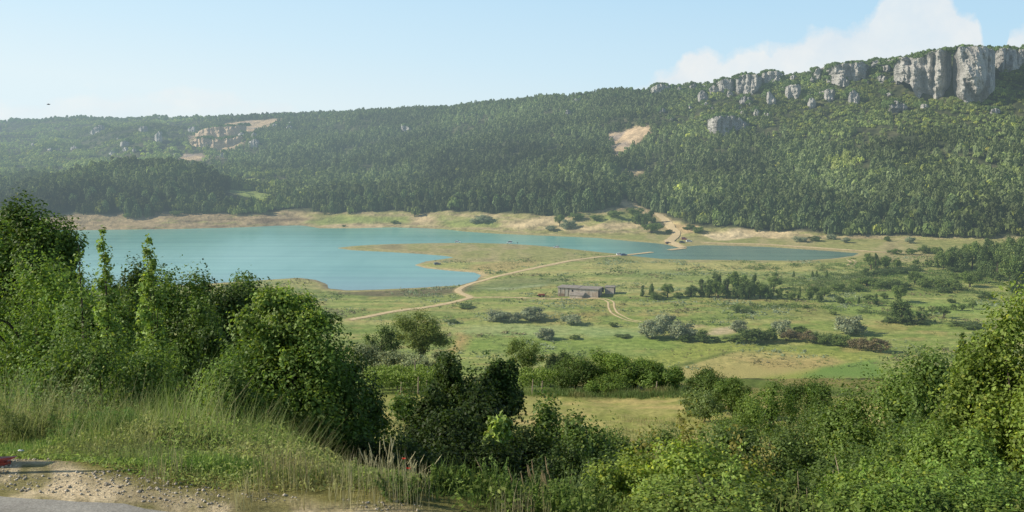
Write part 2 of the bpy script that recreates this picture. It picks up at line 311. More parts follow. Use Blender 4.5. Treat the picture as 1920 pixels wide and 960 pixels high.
    put(vg * sstep(1.3, .6, Y - ve), S(128, 124, 74)); put(vg * sstep(.12, -.12, Y - ve), S(206, 190, 160)); put(vg * sstep(.12, -.12, Y - ve) * sstep(.5, .62, e2) * .7, S(150, 138, 108)); put(vg * sstep(.2, -.1, Y - ve) * sstep(.52, .62, fbm(X * 2.6, Y * 2.6, 56)) * .8, S(118, 116, 66))
    return np.clip(col, 0, .8)
GROUND_K = .97
COL = paint()
nr_, nc_ = GX.shape
idx = np.arange(nr_ * nc_).reshape(nr_, nc_)
quads = np.stack([idx[:-1, :-1], idx[:-1, 1:], idx[1:, 1:], idx[1:, :-1]], -1).reshape(-1, 4)
VV = np.stack([GX, GY, GZ], -1).reshape(-1, 3)
qy = VV[quads].mean(1); qa = qy[:, 0] / qy[:, 1]
is_hill = qy[:, 1] > np.interp(qa, BASE_A, BASE_Y); is_slope = qy[:, 1] < 330
def sub(name, label, mask, mat):
    q = quads[mask]; u, inv = np.unique(q, return_inverse=True)
    o = link(name, mesh_np(name, VV[u], inv.reshape(-1, 4), COL[u], mat, True)); return tag(o, label, None, None, 'structure')
m, N, L = new_mat('meadow ground'); c = attr(N)
n_ = tex(N, L, 'noise', .35, 6, stretch=(1, 1, 1)); n2_ = tex(N, L, 'noise', 1.6, 5); hs = mixc(N, L, c, ramp(N, L, n_, [(.3, (.62, .68, .6)), (.7, (1.35, 1.3, 1.3))]), 1., 'MULTIPLY')
hs = mixc(N, L, hs, ramp(N, L, n2_, [(.3, (.7, .72, .7)), (.7, (1.28, 1.26, 1.22))]), .8, 'MULTIPLY')
MEADOW = finish(m, N, L, principled(N, L, hs, .9, .1, bump(N, L, n2_, .5, .5)))
m, N, L = new_mat('hill ground'); c = attr(N); n_ = tex(N, L, 'noise', .12, 7); hs = mixc(N, L, c, ramp(N, L, n_, [(.3, (.6, .6, .58)), (.7, (1.4, 1.38, 1.34))]), 1., 'MULTIPLY')
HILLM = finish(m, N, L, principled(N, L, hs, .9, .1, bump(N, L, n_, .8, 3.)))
m, N, L = new_mat('slope ground'); c = attr(N); n_ = tex(N, L, 'noise', 2.2, 7); n2_ = tex(N, L, 'noise', 28, 6, rough=.7); hs = mixc(N, L, c, ramp(N, L, n_, [(.3, (.6, .62, .56)), (.7, (1.4, 1.36, 1.3))]), .8, 'MULTIPLY'); hs = mixc(N, L, hs, ramp(N, L, n2_, [(.3, (.55, .54, .52)), (.7, (1.4, 1.4, 1.38))]), .9, 'MULTIPLY')
SLOPEM = finish(m, N, L, principled(N, L, hs, .9, .1, bump(N, L, n2_, .7, .03)))
sub('hillside', 'far hillside rising from the lakeshore to a level ridge', is_hill, HILLM)
sub('meadow', 'flat green valley floor around the lake', ~is_hill & ~is_slope, MEADOW)
sub('slope', 'near grassy slope falling from the road to the valley', is_slope, SLOPEM)

# water: one sheet at the lake's level, cut a little larger than the shore so that the land meets it
m, N, L = new_mat('lake water'); n_ = tex(N, L, 'noise', .9, 5, stretch=(1, .35, 1)); n2_ = tex(N, L, 'noise', .012, 4, stretch=(1, .22, 1))
g = N.new('ShaderNodeNewGeometry'); s = N.new('ShaderNodeSeparateXYZ'); L.new(g.outputs['Position'], s.inputs[0])
pond = mth(N, L, 'MULTIPLY', mth(N, L, 'SUBTRACT', s.outputs[0], 60.), 1 / 60., clamp=True)
far = mth(N, L, 'MULTIPLY', mth(N, L, 'SUBTRACT', s.outputs[1], 640.), 1 / 120., clamp=True)
milk = mixc(N, L, mixc(N, L, (.21, .45, .40), (.15, .39, .325), far), (.13, .225, .17), pond); milk = mixc(N, L, milk, ramp(N, L, n2_, [(.35, (.78, .86, .86)), (.5, (1, 1, 1)), (.65, (1.2, 1.12, 1.12))]), 1., 'MULTIPLY')
n5_ = tex(N, L, 'noise', 1., 4, stretch=(.006, .09, 1)); milk = mixc(N, L, milk, ramp(N, L, n5_, [(.36, (.84, .88, .9)), (.48, (1, 1, 1)), (.62, (1.14, 1.1, 1.08))]), .9, 'MULTIPLY')
shal = mth(N, L, 'MULTIPLY', mth(N, L, 'SUBTRACT', 575., s.outputs[1]), 1 / 70., clamp=True); milk = mixc(N, L, milk, (.22, .32, .36), mth(N, L, 'MULTIPLY', shal, .65))
b_ = N.new('ShaderNodeBsdfPrincipled'); L.new(milk, b_.inputs['Base Color']); b_.inputs['Roughness'].default_value = .22; b_.inputs['IOR'].default_value = 1.33; b_.inputs['Specular IOR Level'].default_value = .34
L.new(bump(N, L, n_, .35, .25), b_.inputs['Normal']); WATER = finish(m, N, L, b_.outputs[0])
me = bpy.data.meshes.new('lake'); w = [(-1400, 380, 0), (700, 380, 0), (700, 1000, 0), (-1400, 1000, 0)]; me.from_pydata(w, [], [(0, 1, 2, 3)]); me.materials.append(WATER)
tag(link('lake', me), 'turquoise reservoir water behind the grassy spit', None, None, 'structure')

# dirt roads
m, N, L = new_mat('pale dirt'); n_ = tex(N, L, 'noise', .8, 6); DIRT = finish(m, N, L, principled(N, L, ramp(N, L, n_, [(.3, tuple(lin(196, 172, 128) * .95)), (.7, tuple(lin(226, 206, 164) * .95))]), .95, .1))
def strip(name, line, width, label, lift=.12, offs=(0,), z=None, mat=None):
    p = np.asarray(line, float); d = np.r_[0, np.cumsum(np.linalg.norm(np.diff(p, axis=0), axis=1))]; s_ = np.linspace(0, d[-1], max(int(d[-1] / 1.2), 4))
    q = np.stack([np.interp(s_, d, p[:, 0]), np.interp(s_, d, p[:, 1])], 1)
    for _ in range(6): q[1:-1] = (q[:-2] + q[1:-1] * 2 + q[2:]) / 4
    tg = np.gradient(q, axis=0); tg /= np.linalg.norm(tg, axis=1)[:, None] + 1e-9; nn = np.stack([-tg[:, 1], tg[:, 0]], 1); V = []; Fq = []
    for o_ in offs:
        wv = width * (.85 + .3 * fbm(s_ / 9, s_ * 0 + o_, 60)) / 2; i0 = len(V) // 3 if V else 0; base = sum(len(v) for v in V)
        rowsv = [q + nn * (o_ + k * wv)[:, None] for k in (-1, -.33, .33, 1)]
        P = np.stack(rowsv, 1); zz = (height(P[..., 0], P[..., 1]) if z is None else np.full(P.shape[:2], z)) + lift
        if z is None: zz[:, (0, 3)] -= .06
        P3 = np.concatenate([P, zz[..., None]], -1).reshape(-1, 3); ii = np.arange(len(P3)).reshape(-1, 4) + base
        Fq.append(np.stack([ii[:-1, :-1], ii[:-1, 1:], ii[1:, 1:], ii[1:, :-1]], -1).reshape(-1, 4)); V.append(P3)
    return tag(link(name, mesh_np(name, np.concatenate(V), np.concatenate(Fq), None, mat or DIRT, True)), label, None, None, 'structure')
strip('dirt_road', ROADS['main'], 3.6, 'pale dirt road curving across the meadow to the causeway', .2)
strip('dirt_track', ROADS['branch'], 1.5, 'thin dirt track branching towards the barn', .15)
strip('rutted_track', ROADS['loop'], .95, 'two wheel ruts looping beside the barn', .15, (-1.35, 1.35))
strip('bank_road', ROADS['bank'], 7., 'pale dirt road climbing the far bank from the causeway', .5)
strip('shore_path', ROADS['shore'], 3., 'thin pale path along the far shore meadow', .3)
strip('rut', ROADS['rut'], 1.4, 'short pair of wheel ruts near the end of the pond', .15, (-1.6, 1.6))
strip('causeway', ppoly([(1165, 479), (1180, 478.2), (1200, 476), (1223, 473.3)]), 4., 'narrow pale causeway running into the water', .35, z=0.)
strip('causeway', ppoly([(1254, 469.2), (1268, 467.6), (1284, 465.6)]), 5., 'short end of the causeway rising out of the water by the far bank', .3, z=0.)
# ================================================================ far woods and rocks
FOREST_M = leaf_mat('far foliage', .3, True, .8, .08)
def cards(pos, nrm, size, asp, r_):
    n = len(pos); t = np.cross(nrm, r_.normal(size=(n, 3))); t /= np.linalg.norm(t, axis=1)[:, None] + 1e-9; b_ = np.cross(nrm, t)
    s = np.asarray(size, float).reshape(-1, 1) * .5; f = nrm * s * .25
    V = np.stack([pos - t * s, pos + b_ * s * asp + f, pos + t * s, pos - b_ * s * asp + f], 1).reshape(-1, 3)
    return V, np.arange(4 * n).reshape(-1, 4)
def unit(r_, n):
    d = r_.normal(size=(n, 3)); return d / np.linalg.norm(d, axis=1)[:, None]
def template(seed, n, kind):
    r_ = np.random.default_rng(seed); d = unit(r_, n); d[:, 2] = np.abs(d[:, 2]) * 1.2 - .35; d /= np.linalg.norm(d, axis=1)[:, None]
    lump = 1 + .22 * np.sin(d[:, 0] * 4 + seed) * np.sin(d[:, 1] * 5 + seed * 2) + .12 * r_.normal(size=n)
    p = d * lump[:, None] * r_.uniform(.75, 1.05, n)[:, None]
    if kind == 'pine':
        z = r_.random(n) ** .8; rad = np.sqrt(np.clip(1 - z ** 1.7 * .97, 0, 1)) * (.7 + .4 * r_.random(n)) * (.72 + .35 * np.clip(z * 3, 0, 1)); an = r_.random(n) * 6.283; p = np.stack([np.cos(an) * rad, np.sin(an) * rad, z * 1.0 + .06], 1); nr = np.stack([np.cos(an) * (1.1 - z), np.sin(an) * (1.1 - z), .35 + z], 1)
    else:
        p = p * [1, 1, .48] + [0, 0, .52]; nr = d + [0, 0, .35]
    nr = nr + r_.normal(size=(n, 3)) * .35; nr /= np.linalg.norm(nr, axis=1)[:, None]
    if kind != 'pine': p[:, 2] = np.clip(p[:, 2], .04, 1.1)
    return p, nr, r_
def tree_cloud(P, R, H, colr, kinds, ncard, csize):
    Vs, Cs = [], []
    for k in range(10):
        kind = 'pine' if k < 5 else 'leafy'; s = np.where((kinds * 5 + np.arange(len(P)) % 5) == k)[0]
        if not len(s): continue
        p, nr, r_ = template(100 + k, ncard, kind); nr = nr.copy()
        V, _ = cards(p * [1, 1, 1], nr, np.full(ncard, csize) * r_.uniform(.7, 1.3, ncard), .75, r_)
        a = rng.random(len(s)) * 6.283; ca, sa = np.cos(a)[:, None], np.sin(a)[:, None]
        x = V[None, :, 0] * ca - V[None, :, 1] * sa; y = V[None, :, 0] * sa + V[None, :, 1] * ca
        W = np.stack([x * R[s, None] + P[s, None, 0], y * R[s, None] + P[s, None, 1], V[None, :, 2] * H[s, None] + P[s, None, 2]], -1)
        cc = np.repeat(rng.normal(1, .11, (len(s), ncard)).clip(.6, 1.4), 4, 1)[..., None] * colr[s][:, None, :]
        Vs.append(W.reshape(-1, 3)); Cs.append(cc.reshape(-1, 3))
    V = np.concatenate(Vs); return V, np.arange(len(V)).reshape(-1, 4), np.concatenate(Cs)

ROCKS = [  # outline above, outline below (picture), how it bulges, label
 ([(1676, 112), (1690, 106), (1704, 104), (1722, 108), (1738, 103), (1752, 100), (1764, 97), (1784, 92)], [(1678, 142), (1690, 146), (1706, 148), (1714, 166), (1738, 183), (1756, 192), (1770, 190), (1784, 182)], 26, 'broad pale cliff face with dark grooves right of the ledges'),
 ([(1787, 97), (1796, 92), (1808, 90), (1830, 91), (1850, 90), (1866, 93)], [(1787, 184), (1800, 188), (1826, 186), (1844, 176), (1856, 166), (1866, 158)], 24, 'tall fluted cliff pillar beyond the deep dark cleft'),
 ([(1860, 94), (1890, 91), (1920, 92), (1960, 92)], [(1860, 150), (1890, 130), (1920, 120), (1960, 118)], 18, 'last cliff section running out of view along the ridge'),
 ([(1553, 133), (1562, 122), (1580, 121), (1600, 119), (1618, 116), (1630, 122)], [(1553, 150), (1566, 152), (1580, 158), (1600, 150), (1618, 154), (1630, 148)], 14, 'wide grey crag on the ridge with a dark hollow'),
 ([(1633, 118), (1645, 112), (1660, 112)], [(1633, 126), (1645, 127), (1660, 122)], 6, 'small crag just left of the big cliff top'),
 ([(1380, 146), (1390, 141), (1410, 140), (1428, 142)], [(1380, 170), (1392, 174), (1410, 172), (1428, 158)], 12, 'square pale crag on the ridge beside a split pillar'),
 ([(1345, 155), (1360, 148), (1377, 148)], [(1345, 166), (1362, 174), (1377, 172)], 8, 'rounded crag pillar left of the square pale crag'),
 ([(1425, 140), (1444, 134), (1466, 134)], [(1425, 154), (1444, 156), (1466, 148)], 7, 'low broken crag right of the square pale crag'),
 ([(1308, 174), (1317, 170), (1327, 177)], [(1308, 190), (1317, 193), (1327, 191)], 5, 'single boulder tower standing among shrubs'),
 ([(1437, 176), (1443, 171), (1455, 186)], [(1437, 188), (1445, 198), (1455, 197)], 5, 'narrow leaning rock blade below the ridge'),
 ([(1472, 166), (1484, 158), (1502, 157)], [(1472, 178), (1484, 186), (1502, 178)], 7, 'tan weathered outcrop below the low broken crag'),
 ([(1514, 188), (1522, 183), (1530, 188)], [(1514, 200), (1522, 203), (1530, 202)], 4, 'small upright stone below the wide crag'),
 ([(1525, 142), (1532, 129), (1539, 128)], [(1525, 148), (1532, 150), (1539, 144)], 4, 'slim crag left of the wide grey crag'),
 ([(1664, 200), (1678, 188), (1690, 193), (1702, 198)], [(1664, 208), (1678, 210), (1690, 207), (1702, 205)], 6, 'pointed pale rock at the foot of the broad cliff'),
 ([(1724, 197), (1732, 194), (1742, 198)], [(1724, 203), (1732, 204), (1742, 203)], 4, 'low rock beside the foot of the broad cliff'),
 ([(1327, 220), (1340, 218), (1362, 217), (1384, 218), (1396, 227), (1406, 230)], [(1327, 245), (1340, 246), (1360, 249), (1384, 240), (1396, 240), (1406, 240)], 10, 'isolated flat-topped cliff block in the middle of the slope'),
 ([(1220, 164), (1238, 158), (1258, 161)], [(1220, 171), (1238, 174), (1258, 172)], 6, 'first pale crag at the left end of the rocky ridge'),
 ([(1386, 184), (1398, 180), (1412, 184)], [(1386, 192), (1398, 196), (1412, 192)], 5, 'scattered ledge below the rounded crag pillar'),
 ([(1590, 178), (1602, 168), (1612, 178)], [(1590, 192), (1602, 196), (1612, 190)], 5, 'rock rib under the wide grey crag'),
 ([(1545, 172), (1556, 164), (1566, 170)], [(1545, 182), (1556, 190), (1566, 182)], 5, 'small tan rib left of the rock rib'),
 ([(1856, 207), (1866, 202), (1876, 206)], [(1856, 212), (1866, 214), (1876, 211)], 4, 'whitish boulder on the green slope under the right cliff'),
 ([(752, 232), (762, 236), (772, 244)], [(752, 240), (762, 249), (772, 252)], 5, 'whitish rock patch in the middle of the pine wood'),
 ([(1058, 209), (1064, 205), (1072, 210)], [(1058, 214), (1064, 217), (1072, 215)], 4, 'tan rock spot below the middle ridge'),
 ([(1072, 188), (1080, 184), (1090, 186)], [(1072, 192), (1080, 195), (1090, 191)], 4, 'grey rock spot near the middle ridge line'),
 ([(466, 265), (476, 260), (486, 264)], [(466, 274), (476, 275), (486, 273)], 5, 'grey rock right of the quarry'),
 ([(168, 246), (182, 234), (198, 236)], [(168, 252), (182, 250), (198, 246)], 5, 'pale rock shelf on the far left hillside'),
 ([(260, 240), (268, 236), (278, 242)], [(260, 247), (268, 250), (278, 250)], 5, 'little rock face left of the quarry'),
 ([(290, 254), (298, 246), (304, 252)], [(290, 262), (298, 268), (304, 266)], 5, 'upright pale rock below the little rock face'),
 ([(225, 268), (234, 264), (244, 270)], [(225, 274), (234, 277), (244, 276)], 4, 'faint grey rock patch halfway down the left hillside'),
 ([(352, 241), (358, 236), (366, 240)], [(352, 248), (358, 250), (366, 249)], 4, 'small grey rock at the left rim of the quarry'),
]
m, N, L = new_mat('limestone'); n_ = tex(N, L, 'noise', .2, 9, stretch=(1, 1, .45), rough=.68); n2_ = tex(N, L, 'noise', .05, 5, stretch=(1, 1, .12)); n3_ = tex(N, L, 'noise', .5, 5)
c = ramp(N, L, n_, [(.30, (.2, .2, .19)), (.42, (.46, .44, .40)), (.56, (.57, .545, .50)), (.7, (.68, .65, .59))]); c = mixc(N, L, c, ramp(N, L, n2_, [(.38, (.55, .56, .58)), (.55, (1, 1, 1))]), 1., 'MULTIPLY'); c = mixc(N, L, c, ramp(N, L, n3_, [(.58, (1, 1, 1)), (.7, (.35, .45, .25))]), .8, 'MULTIPLY')
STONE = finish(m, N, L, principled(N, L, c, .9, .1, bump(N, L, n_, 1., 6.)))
m, N, L = new_mat('quarry earth'); n_ = tex(N, L, 'noise', .1, 8); EARTH = finish(m, N, L, principled(N, L, ramp(N, L, n_, [(.3, tuple(lin(164, 146, 130) * .8)), (.55, tuple(lin(200, 178, 150) * .9)), (.75, tuple(lin(226, 206, 176) * .9))]), .95, .1, bump(N, L, n_, .8, 3.)))
ROCK_BOX = []; TOPS = []
def rock(top, bot, bulge, label, name='rock_outcrop', cat='rock', mat=None, seed=0):
    top = np.array(top, float); bot = np.array(bot, float); x0, x1 = top[0, 0], top[-1, 0]; nu = max(int((x1 - x0) * 1.8), 14)
    nv = max(int((bot[:, 1].max() - top[:, 1].min()) * 1.6), 10); u = np.linspace(0, 1, nu); px = x0 + (x1 - x0) * u
    pt = np.interp(px, top[:, 0], top[:, 1]) + (fbm(px / 5, px * 0, 70 + seed) - .5) * 5; pb = np.interp(px, bot[:, 0], bot[:, 1]) + (fbm(px / 5, px * 0, 71 + seed) - .5) * 6
    base = hit((x0 + x1) / 2, np.interp((x0 + x1) / 2, bot[:, 0], bot[:, 1]), 650); Yb = base[1]
    v = np.linspace(-.18, 1, nv); U, W = np.meshgrid(u, v); PX = np.broadcast_to(px, U.shape); PY = pb * (1 - W) + pt * W
    x, y, z = at(PX, PY, Yb); ed = np.clip(np.minimum(U, 1 - U) * 4. + (fbm(W * 3 + seed, W * 0, 75) - .5) * .5, 0, 1); hgt = max(z.max() - z.min(), 3.)
    fl = fbm(x / (hgt * .2 + 1.5) + z * .02, z / (hgt * .55) + x * .01, 72 + seed, 5); led = fbm(x / (hgt * .4 + 2), z / (hgt * .16 + 1), 73 + seed, 5); col_ = np.abs(fbm(x / (hgt * .22 + 2), z / (hgt * 2.), 74 + seed, 2) - .5) * 2
    out = -bulge * .9 + bulge * 2.2 * (1 - ed) ** 2.5 + W * hgt * .10 - (fl - .5) * bulge * 1.9 - (led - .5) * bulge * 1.1 + (.35 - np.minimum(col_, .35)) * bulge * 1.6
    X2 = x * (Yb + out) / Yb; Y2 = y + out; z = z + (fl - .5) * .03 * hgt
    n_v = nv; back = np.stack([X2[-1] * 1.0, Y2[-1] + bulge * 2.5 + 12, z[-1] - .5 - (1 - ed[-1]) * 2], -1)
    V = np.concatenate([np.stack([X2, Y2, z], -1).reshape(-1, 3), back]); i = np.arange((nv + 1) * nu).reshape(nv + 1, nu)
    Fq = np.stack([i[:-1, :-1], i[:-1, 1:], i[1:, 1:], i[1:, :-1]], -1).reshape(-1, 4)
    ROCK_BOX.append((px, pt, pb)); TOPS.append((X2[-1], Y2[-1], z[-1], ed[-1], bulge, hgt)); o = link(name, mesh_np(name, V, Fq, None, mat or STONE, False)); return tag(o, label, cat, 'limestone outcrops along the ridge' if mat is None else None)
for k, (t_, b_, bu, lb) in enumerate(ROCKS): rock(t_, b_, bu, lb, 'cliff' if k < 4 else 'rock_outcrop', 'cliff' if k < 4 else 'rock', None, k * 7)
rs_ = np.random.default_rng(404)
for k in range(44):                # small stones scattered below the ridge
    px = float(rs_.uniform(1225, 1700)); rt = float(np.interp(px, *np.array(RIDGE_PX, float).T)); py = rt + 8 + rs_.random() ** 1.6 * 70; w_ = float(rs_.uniform(7, 24)) * (1. if py < rt + 36 else .6); h_ = w_ * float(rs_.uniform(.35, .8))
    rock([(px - w_ / 2, py - h_ * .3), (px - w_ * .1, py - h_), (px + w_ / 2, py - h_ * .4)], [(px - w_ / 2, py + 1), (px, py + 3), (px + w_ / 2, py + 1)], 3 + w_ * .15, 'small pale stone among the shrubs below the rocky ridge', 'rock_outcrop', 'rock', None, 500 + k * 3)['group'] = 'small pale stones below the rocky ridge'
for k in range(16):
    px = float(rs_.uniform(60, 560)); rt = float(np.interp(px, *np.array(RIDGE_PX, float).T)); py = rt + 10 + rs_.random() * 70; w_ = float(rs_.uniform(6, 16)); h_ = w_ * .5
    rock([(px - w_ / 2, py - h_ * .3), (px - w_ * .1, py - h_), (px + w_ / 2, py - h_ * .4)], [(px - w_ / 2, py + 1), (px, py + 3), (px + w_ / 2, py + 1)], 4, 'faint small stone in the scrub of the left hillside', 'rock_outcrop', 'rock', None, 800 + k * 3)['group'] = 'faint small stones of the left hillside'
rock([(366, 250), (385, 240), (400, 238), (440, 236), (462, 232)], [(366, 258), (385, 262), (400, 258), (440, 256), (462, 244)], 8, 'upper brown rock face of the quarry', 'quarry_face', 'quarry', EARTH, 300)
rock([(356, 262), (380, 258), (410, 262), (440, 258), (456, 256)], [(356, 276), (380, 280), (410, 278), (440, 272), (456, 268)], 9, 'lower tan rock face of the quarry', 'quarry_face', 'quarry', EARTH, 310)

def bulge_back(b): return b * 2 + 8
def rocky(px, py):                 # is this spot of the hill covered by an outcrop's face
    m_ = np.zeros(px.shape, bool)
    for qx, qt, qb in ROCK_BOX:
        s = (px > qx[0] - 2) & (px < qx[-1] + 2)
        if s.any(): m_ |= s & (py > np.interp(px, qx, qt) + 2.0) & (py < np.interp(px, qx, qb) - 1)
    return m_
def to_px(x, y, z):
    d = y * CP + (CAMZ - z) * SP; return 960 + F_PX * x / d, 480 - F_PX * ((z - CAMZ) * CP + y * SP) / d
# the wood
ncand = 150000
Yc = np.sqrt(rng.uniform(690 ** 2, 1900 ** 2, ncand)); Ac = rng.uniform(-.66, .66, ncand); Xc = Ac * Yc
Ye = np.interp(Ac, EDGE_A, EDGE_Y); Yr = np.interp(Ac, RIDGE_A, RIDGE_YY)
edge_n = (fbm(Xc / 20, Yc / 20, 80) - .5) * 40
ok = (Yc > Ye + edge_n * np.clip((Yc - 600) / 300, .3, 1)) & (Yc < Yr + 45)
for P in GLADE: ok &= (pdist(Xc, Yc + 34, P) + (fbm(Xc / 10, Yc / 10, 81) - .5) * 16 > -2)
for P in QUARRY + SCAR + GLADE: ok &= (pdist(Xc, Yc, P) + (fbm(Xc / 10, Yc / 10, 81) - .5) * 12 > 0) & (pdist(Xc, Yc + 16, P) + (fbm(Xc / 10, Yc / 10, 81) - .5) * 12 > -1)
ok &= pdist(Xc, Yc, ROADS['bank'], False) > 8
Xc, Yc, Ac = Xc[ok], Yc[ok], Ac[ok]; Zc = height(Xc, Yc); pxc, pyc = to_px(Xc, Yc, Zc)
Yb_ = np.interp(Ac, BASE_A, BASE_Y); Yr_ = np.interp(Ac, RIDGE_A, RIDGE_YY); tt = (Yc - Yb_) / (Yr_ - Yb_)
rk = rocky(pxc, pyc)
# broadleaf scrub high on the right and on the far left, pines in the middle and low
pine_p = .72 + .9 * (fbm(Xc / 110, Yc / 110, 82) - .5) + .25 * (pxc > 600) * (pxc < 1250) - .75 * sstep(.35, .7, tt) * sstep(1150, 1400, pxc) - .85 * sstep(.22, .40, tt) * sstep(560, 300, pxc) - .55 * sstep(.07, .0, tt) * (pxc > 1250) - .55 * np.exp(-((pxc - 505) / 95) ** 2) * (tt < .4)
kinds = np.where(rng.random(len(Xc)) < pine_p, 0, 1)
dens = fbm(Xc / 34, Yc / 34, 83) + .3 * (tt < .25) - .22 * np.exp(-((pxc - 490) / 80) ** 2) * (tt < .3) - .10 * sstep(500, 250, pxc) * sstep(.2, .4, tt)
scr = (kinds == 1) & (tt > .35)
keep = ~rk & ((dens > .40) | (rng.random(len(Xc)) < .22)) & ~((dens < .47) & scr & (rng.random(len(Xc)) < .5))
Xc, Yc, Zc, Ac, pxc, pyc, tt, kinds, scr = (q[keep] for q in (Xc, Yc, Zc, Ac, pxc, pyc, tt, kinds, scr))
nT = len(Xc); g_ = (rng.normal(1, .24, nT) * (1 + .5 * (rng.random(nT) < .06))).clip(.45, 1.9)
H = np.where(kinds == 0, 7.4, 5.4) * g_ * (1 - .35 * sstep(.15, .8, tt)); H = np.where(scr, H * .72, H); H = np.where(tt > .97, np.minimum(H, 6.5), H)
R = np.where(kinds == 0, 2.25, 2.5) * g_ * rng.uniform(.75, 1.3, nT) * (1 - .25 * sstep(.15, .8, tt)); R = np.where(scr, R * .85, R)
tone = fbm(Xc / 70, Yc / 70, 84); big = fbm(Xc / 200, Yc / 200, 85)
base = np.where((kinds == 0)[:, None], [[.15, .185, .084]], [[.225, .275, .098]]) * (1 + 1.5 * (tone - .5) + 1.3 * (big - .5))[:, None]
base = base * rng.normal(1, .14, (nT, 1)).clip(.65, 1.4); yl = (rng.random(nT) < .12) & (kinds == 1); base[yl] = base[yl] * [1.5, 1.35, .9]
sm = (scr & (rng.random(nT) < .06)); base[sm] = base[sm] * [1.3, 1.12, 1.05]; pl = pdist(Xc, Yc, PALE) < 0; base[pl] = base[pl] * [1.75, 1.6, 1.25]; R[pl] *= 1.15
P3 = np.stack([Xc, Yc, Zc - .4], 1)
ex, er, eh = [], [], []
for x_, y_, z_, e_, bu, hg in TOPS:      # shrubs rooted on the tops and in the cracks of the crags
    for q in range(int(len(x_) * .9)):
        k = int(rng.integers(len(x_))); ex.append((x_[k] + rng.normal(0, 1), y_[k] + rng.uniform(2, bulge_back(bu)), z_[k] - 1.6 - 2 * (1 - e_[k]))); er.append(rng.uniform(1.3, 3.)); eh.append(rng.uniform(2.2, 4.6))
# the skyline carries a closed row of low trees
na = 1500; aa = rng.uniform(-.62, .62, na); yr = np.interp(aa, RIDGE_A, RIDGE_YY) + rng.uniform(-30, 12, na); xx = aa * yr; zz = height(xx, yr)
ex += list(zip(xx, yr, zz - .4)); er += list(rng.uniform(1.8, 3.4, na)); eh += list(rng.uniform(3, 6, na)); ne = len(ex)
EXTRA = (np.array(ex), np.array(er), np.array(eh), np.tile([[.14, .20, .075]], (ne, 1)) * rng.normal(1, .2, (ne, 1)).clip(.5, 1.5), np.ones(ne, int))
# the trees that show largest stand along the lower edge: each is a thing of its own
vis = (pxc > -10) & (pxc < 1930)
score = H / Yc * np.where(Yc < np.interp(Ac, EDGE_A, EDGE_Y) + 42, 1.6, 1); score[~vis] = 0; score[(pxc < 130)] = 0; score[(pxc > 1790)] = 0
one = np.argsort(-score)[:280]; rest = np.ones(nT, bool); rest[one] = False
near_ = rest & (Yc < 1150); far_ = rest & ~near_
Va, Fa, Ca = tree_cloud(P3[near_], R[near_], H[near_], base[near_], kinds[near_], 42, .6)
Vb, Fb, Cb = tree_cloud(P3[far_], R[far_], H[far_], base[far_], kinds[far_], 22, .85)
Vc, Fc, Cc = tree_cloud(*EXTRA, 40, .8)
tag(link('forest', mesh_np('forest', np.concatenate([Va, Vb, Vc]), np.concatenate([Fa, Fb + len(Va), Fc + len(Va) + len(Vb)]), np.concatenate([Ca, Cb, Cc]), FOREST_M)), 'dense mixed wood of dark pines and lighter broadleaf trees covering the far hillside', None, None, 'stuff')
print('forest trees', nT, 'quads', len(Fa) + len(Fb))
SECT = [(430, 'on the knoll above the brown bank'), (640, 'between the knoll and the inlet'), (960, 'behind the long grassy far shore'), (1240, 'above the bare bank left of the dirt road'), (1500, 'above the pond right of the dirt road'), (1800, 'behind the meadow past the pond')]
protos = []
for k in range(8):
    kd = 'pine' if k < 4 else 'leafy'; p, nr, r_ = template(300 + k, 170, kd); V, Fq = cards(p, nr, r_.uniform(.3, .55, 170), .75, r_)
    cc = np.repeat(r_.normal(1, .2, 170).clip(.5, 1.6), 4)[:, None] * np.array([[.122, .165, .075]] if k < 4 else [[.18, .245, .082]]) * (1 + .35 * (k % 4 - 1.5) / 1.5)
    mb = MB().tube([(0, 0, -.05), (0, 0, .4)], .05, 4); tv = np.array(mb.V); nq = [f for f in mb.F if len(f) == 4]
    protos.append(mesh_np('pine_tree' if k < 4 else 'broadleaf_tree', np.concatenate([V, tv]), np.concatenate([Fq, np.array(nq) + len(V)]), np.concatenate([cc, np.tile([[.06, .05, .04]], (len(tv), 1))]), FOREST_M))
for i in one:
    k = int(rng.integers(4)) + (0 if kinds[i] == 0 else 4); nm = 'pine_tree' if k < 4 else 'broadleaf_tree'; o = link(nm, protos[k], None, P3[i]); o.scale = (R[i], R[i], H[i]); o.rotation_euler[2] = rng.random() * 6.28
    s = next((t for x_, t in SECT if pxc[i] < x_), SECT[-1][1])
    tag(o, ('dark pine at the wood edge ' if k < 4 else 'lighter rounded tree at the wood edge ') + s, 'tree', ('dark pines at the wood edge ' if k < 4 else 'lighter trees at the wood edge ') + s)
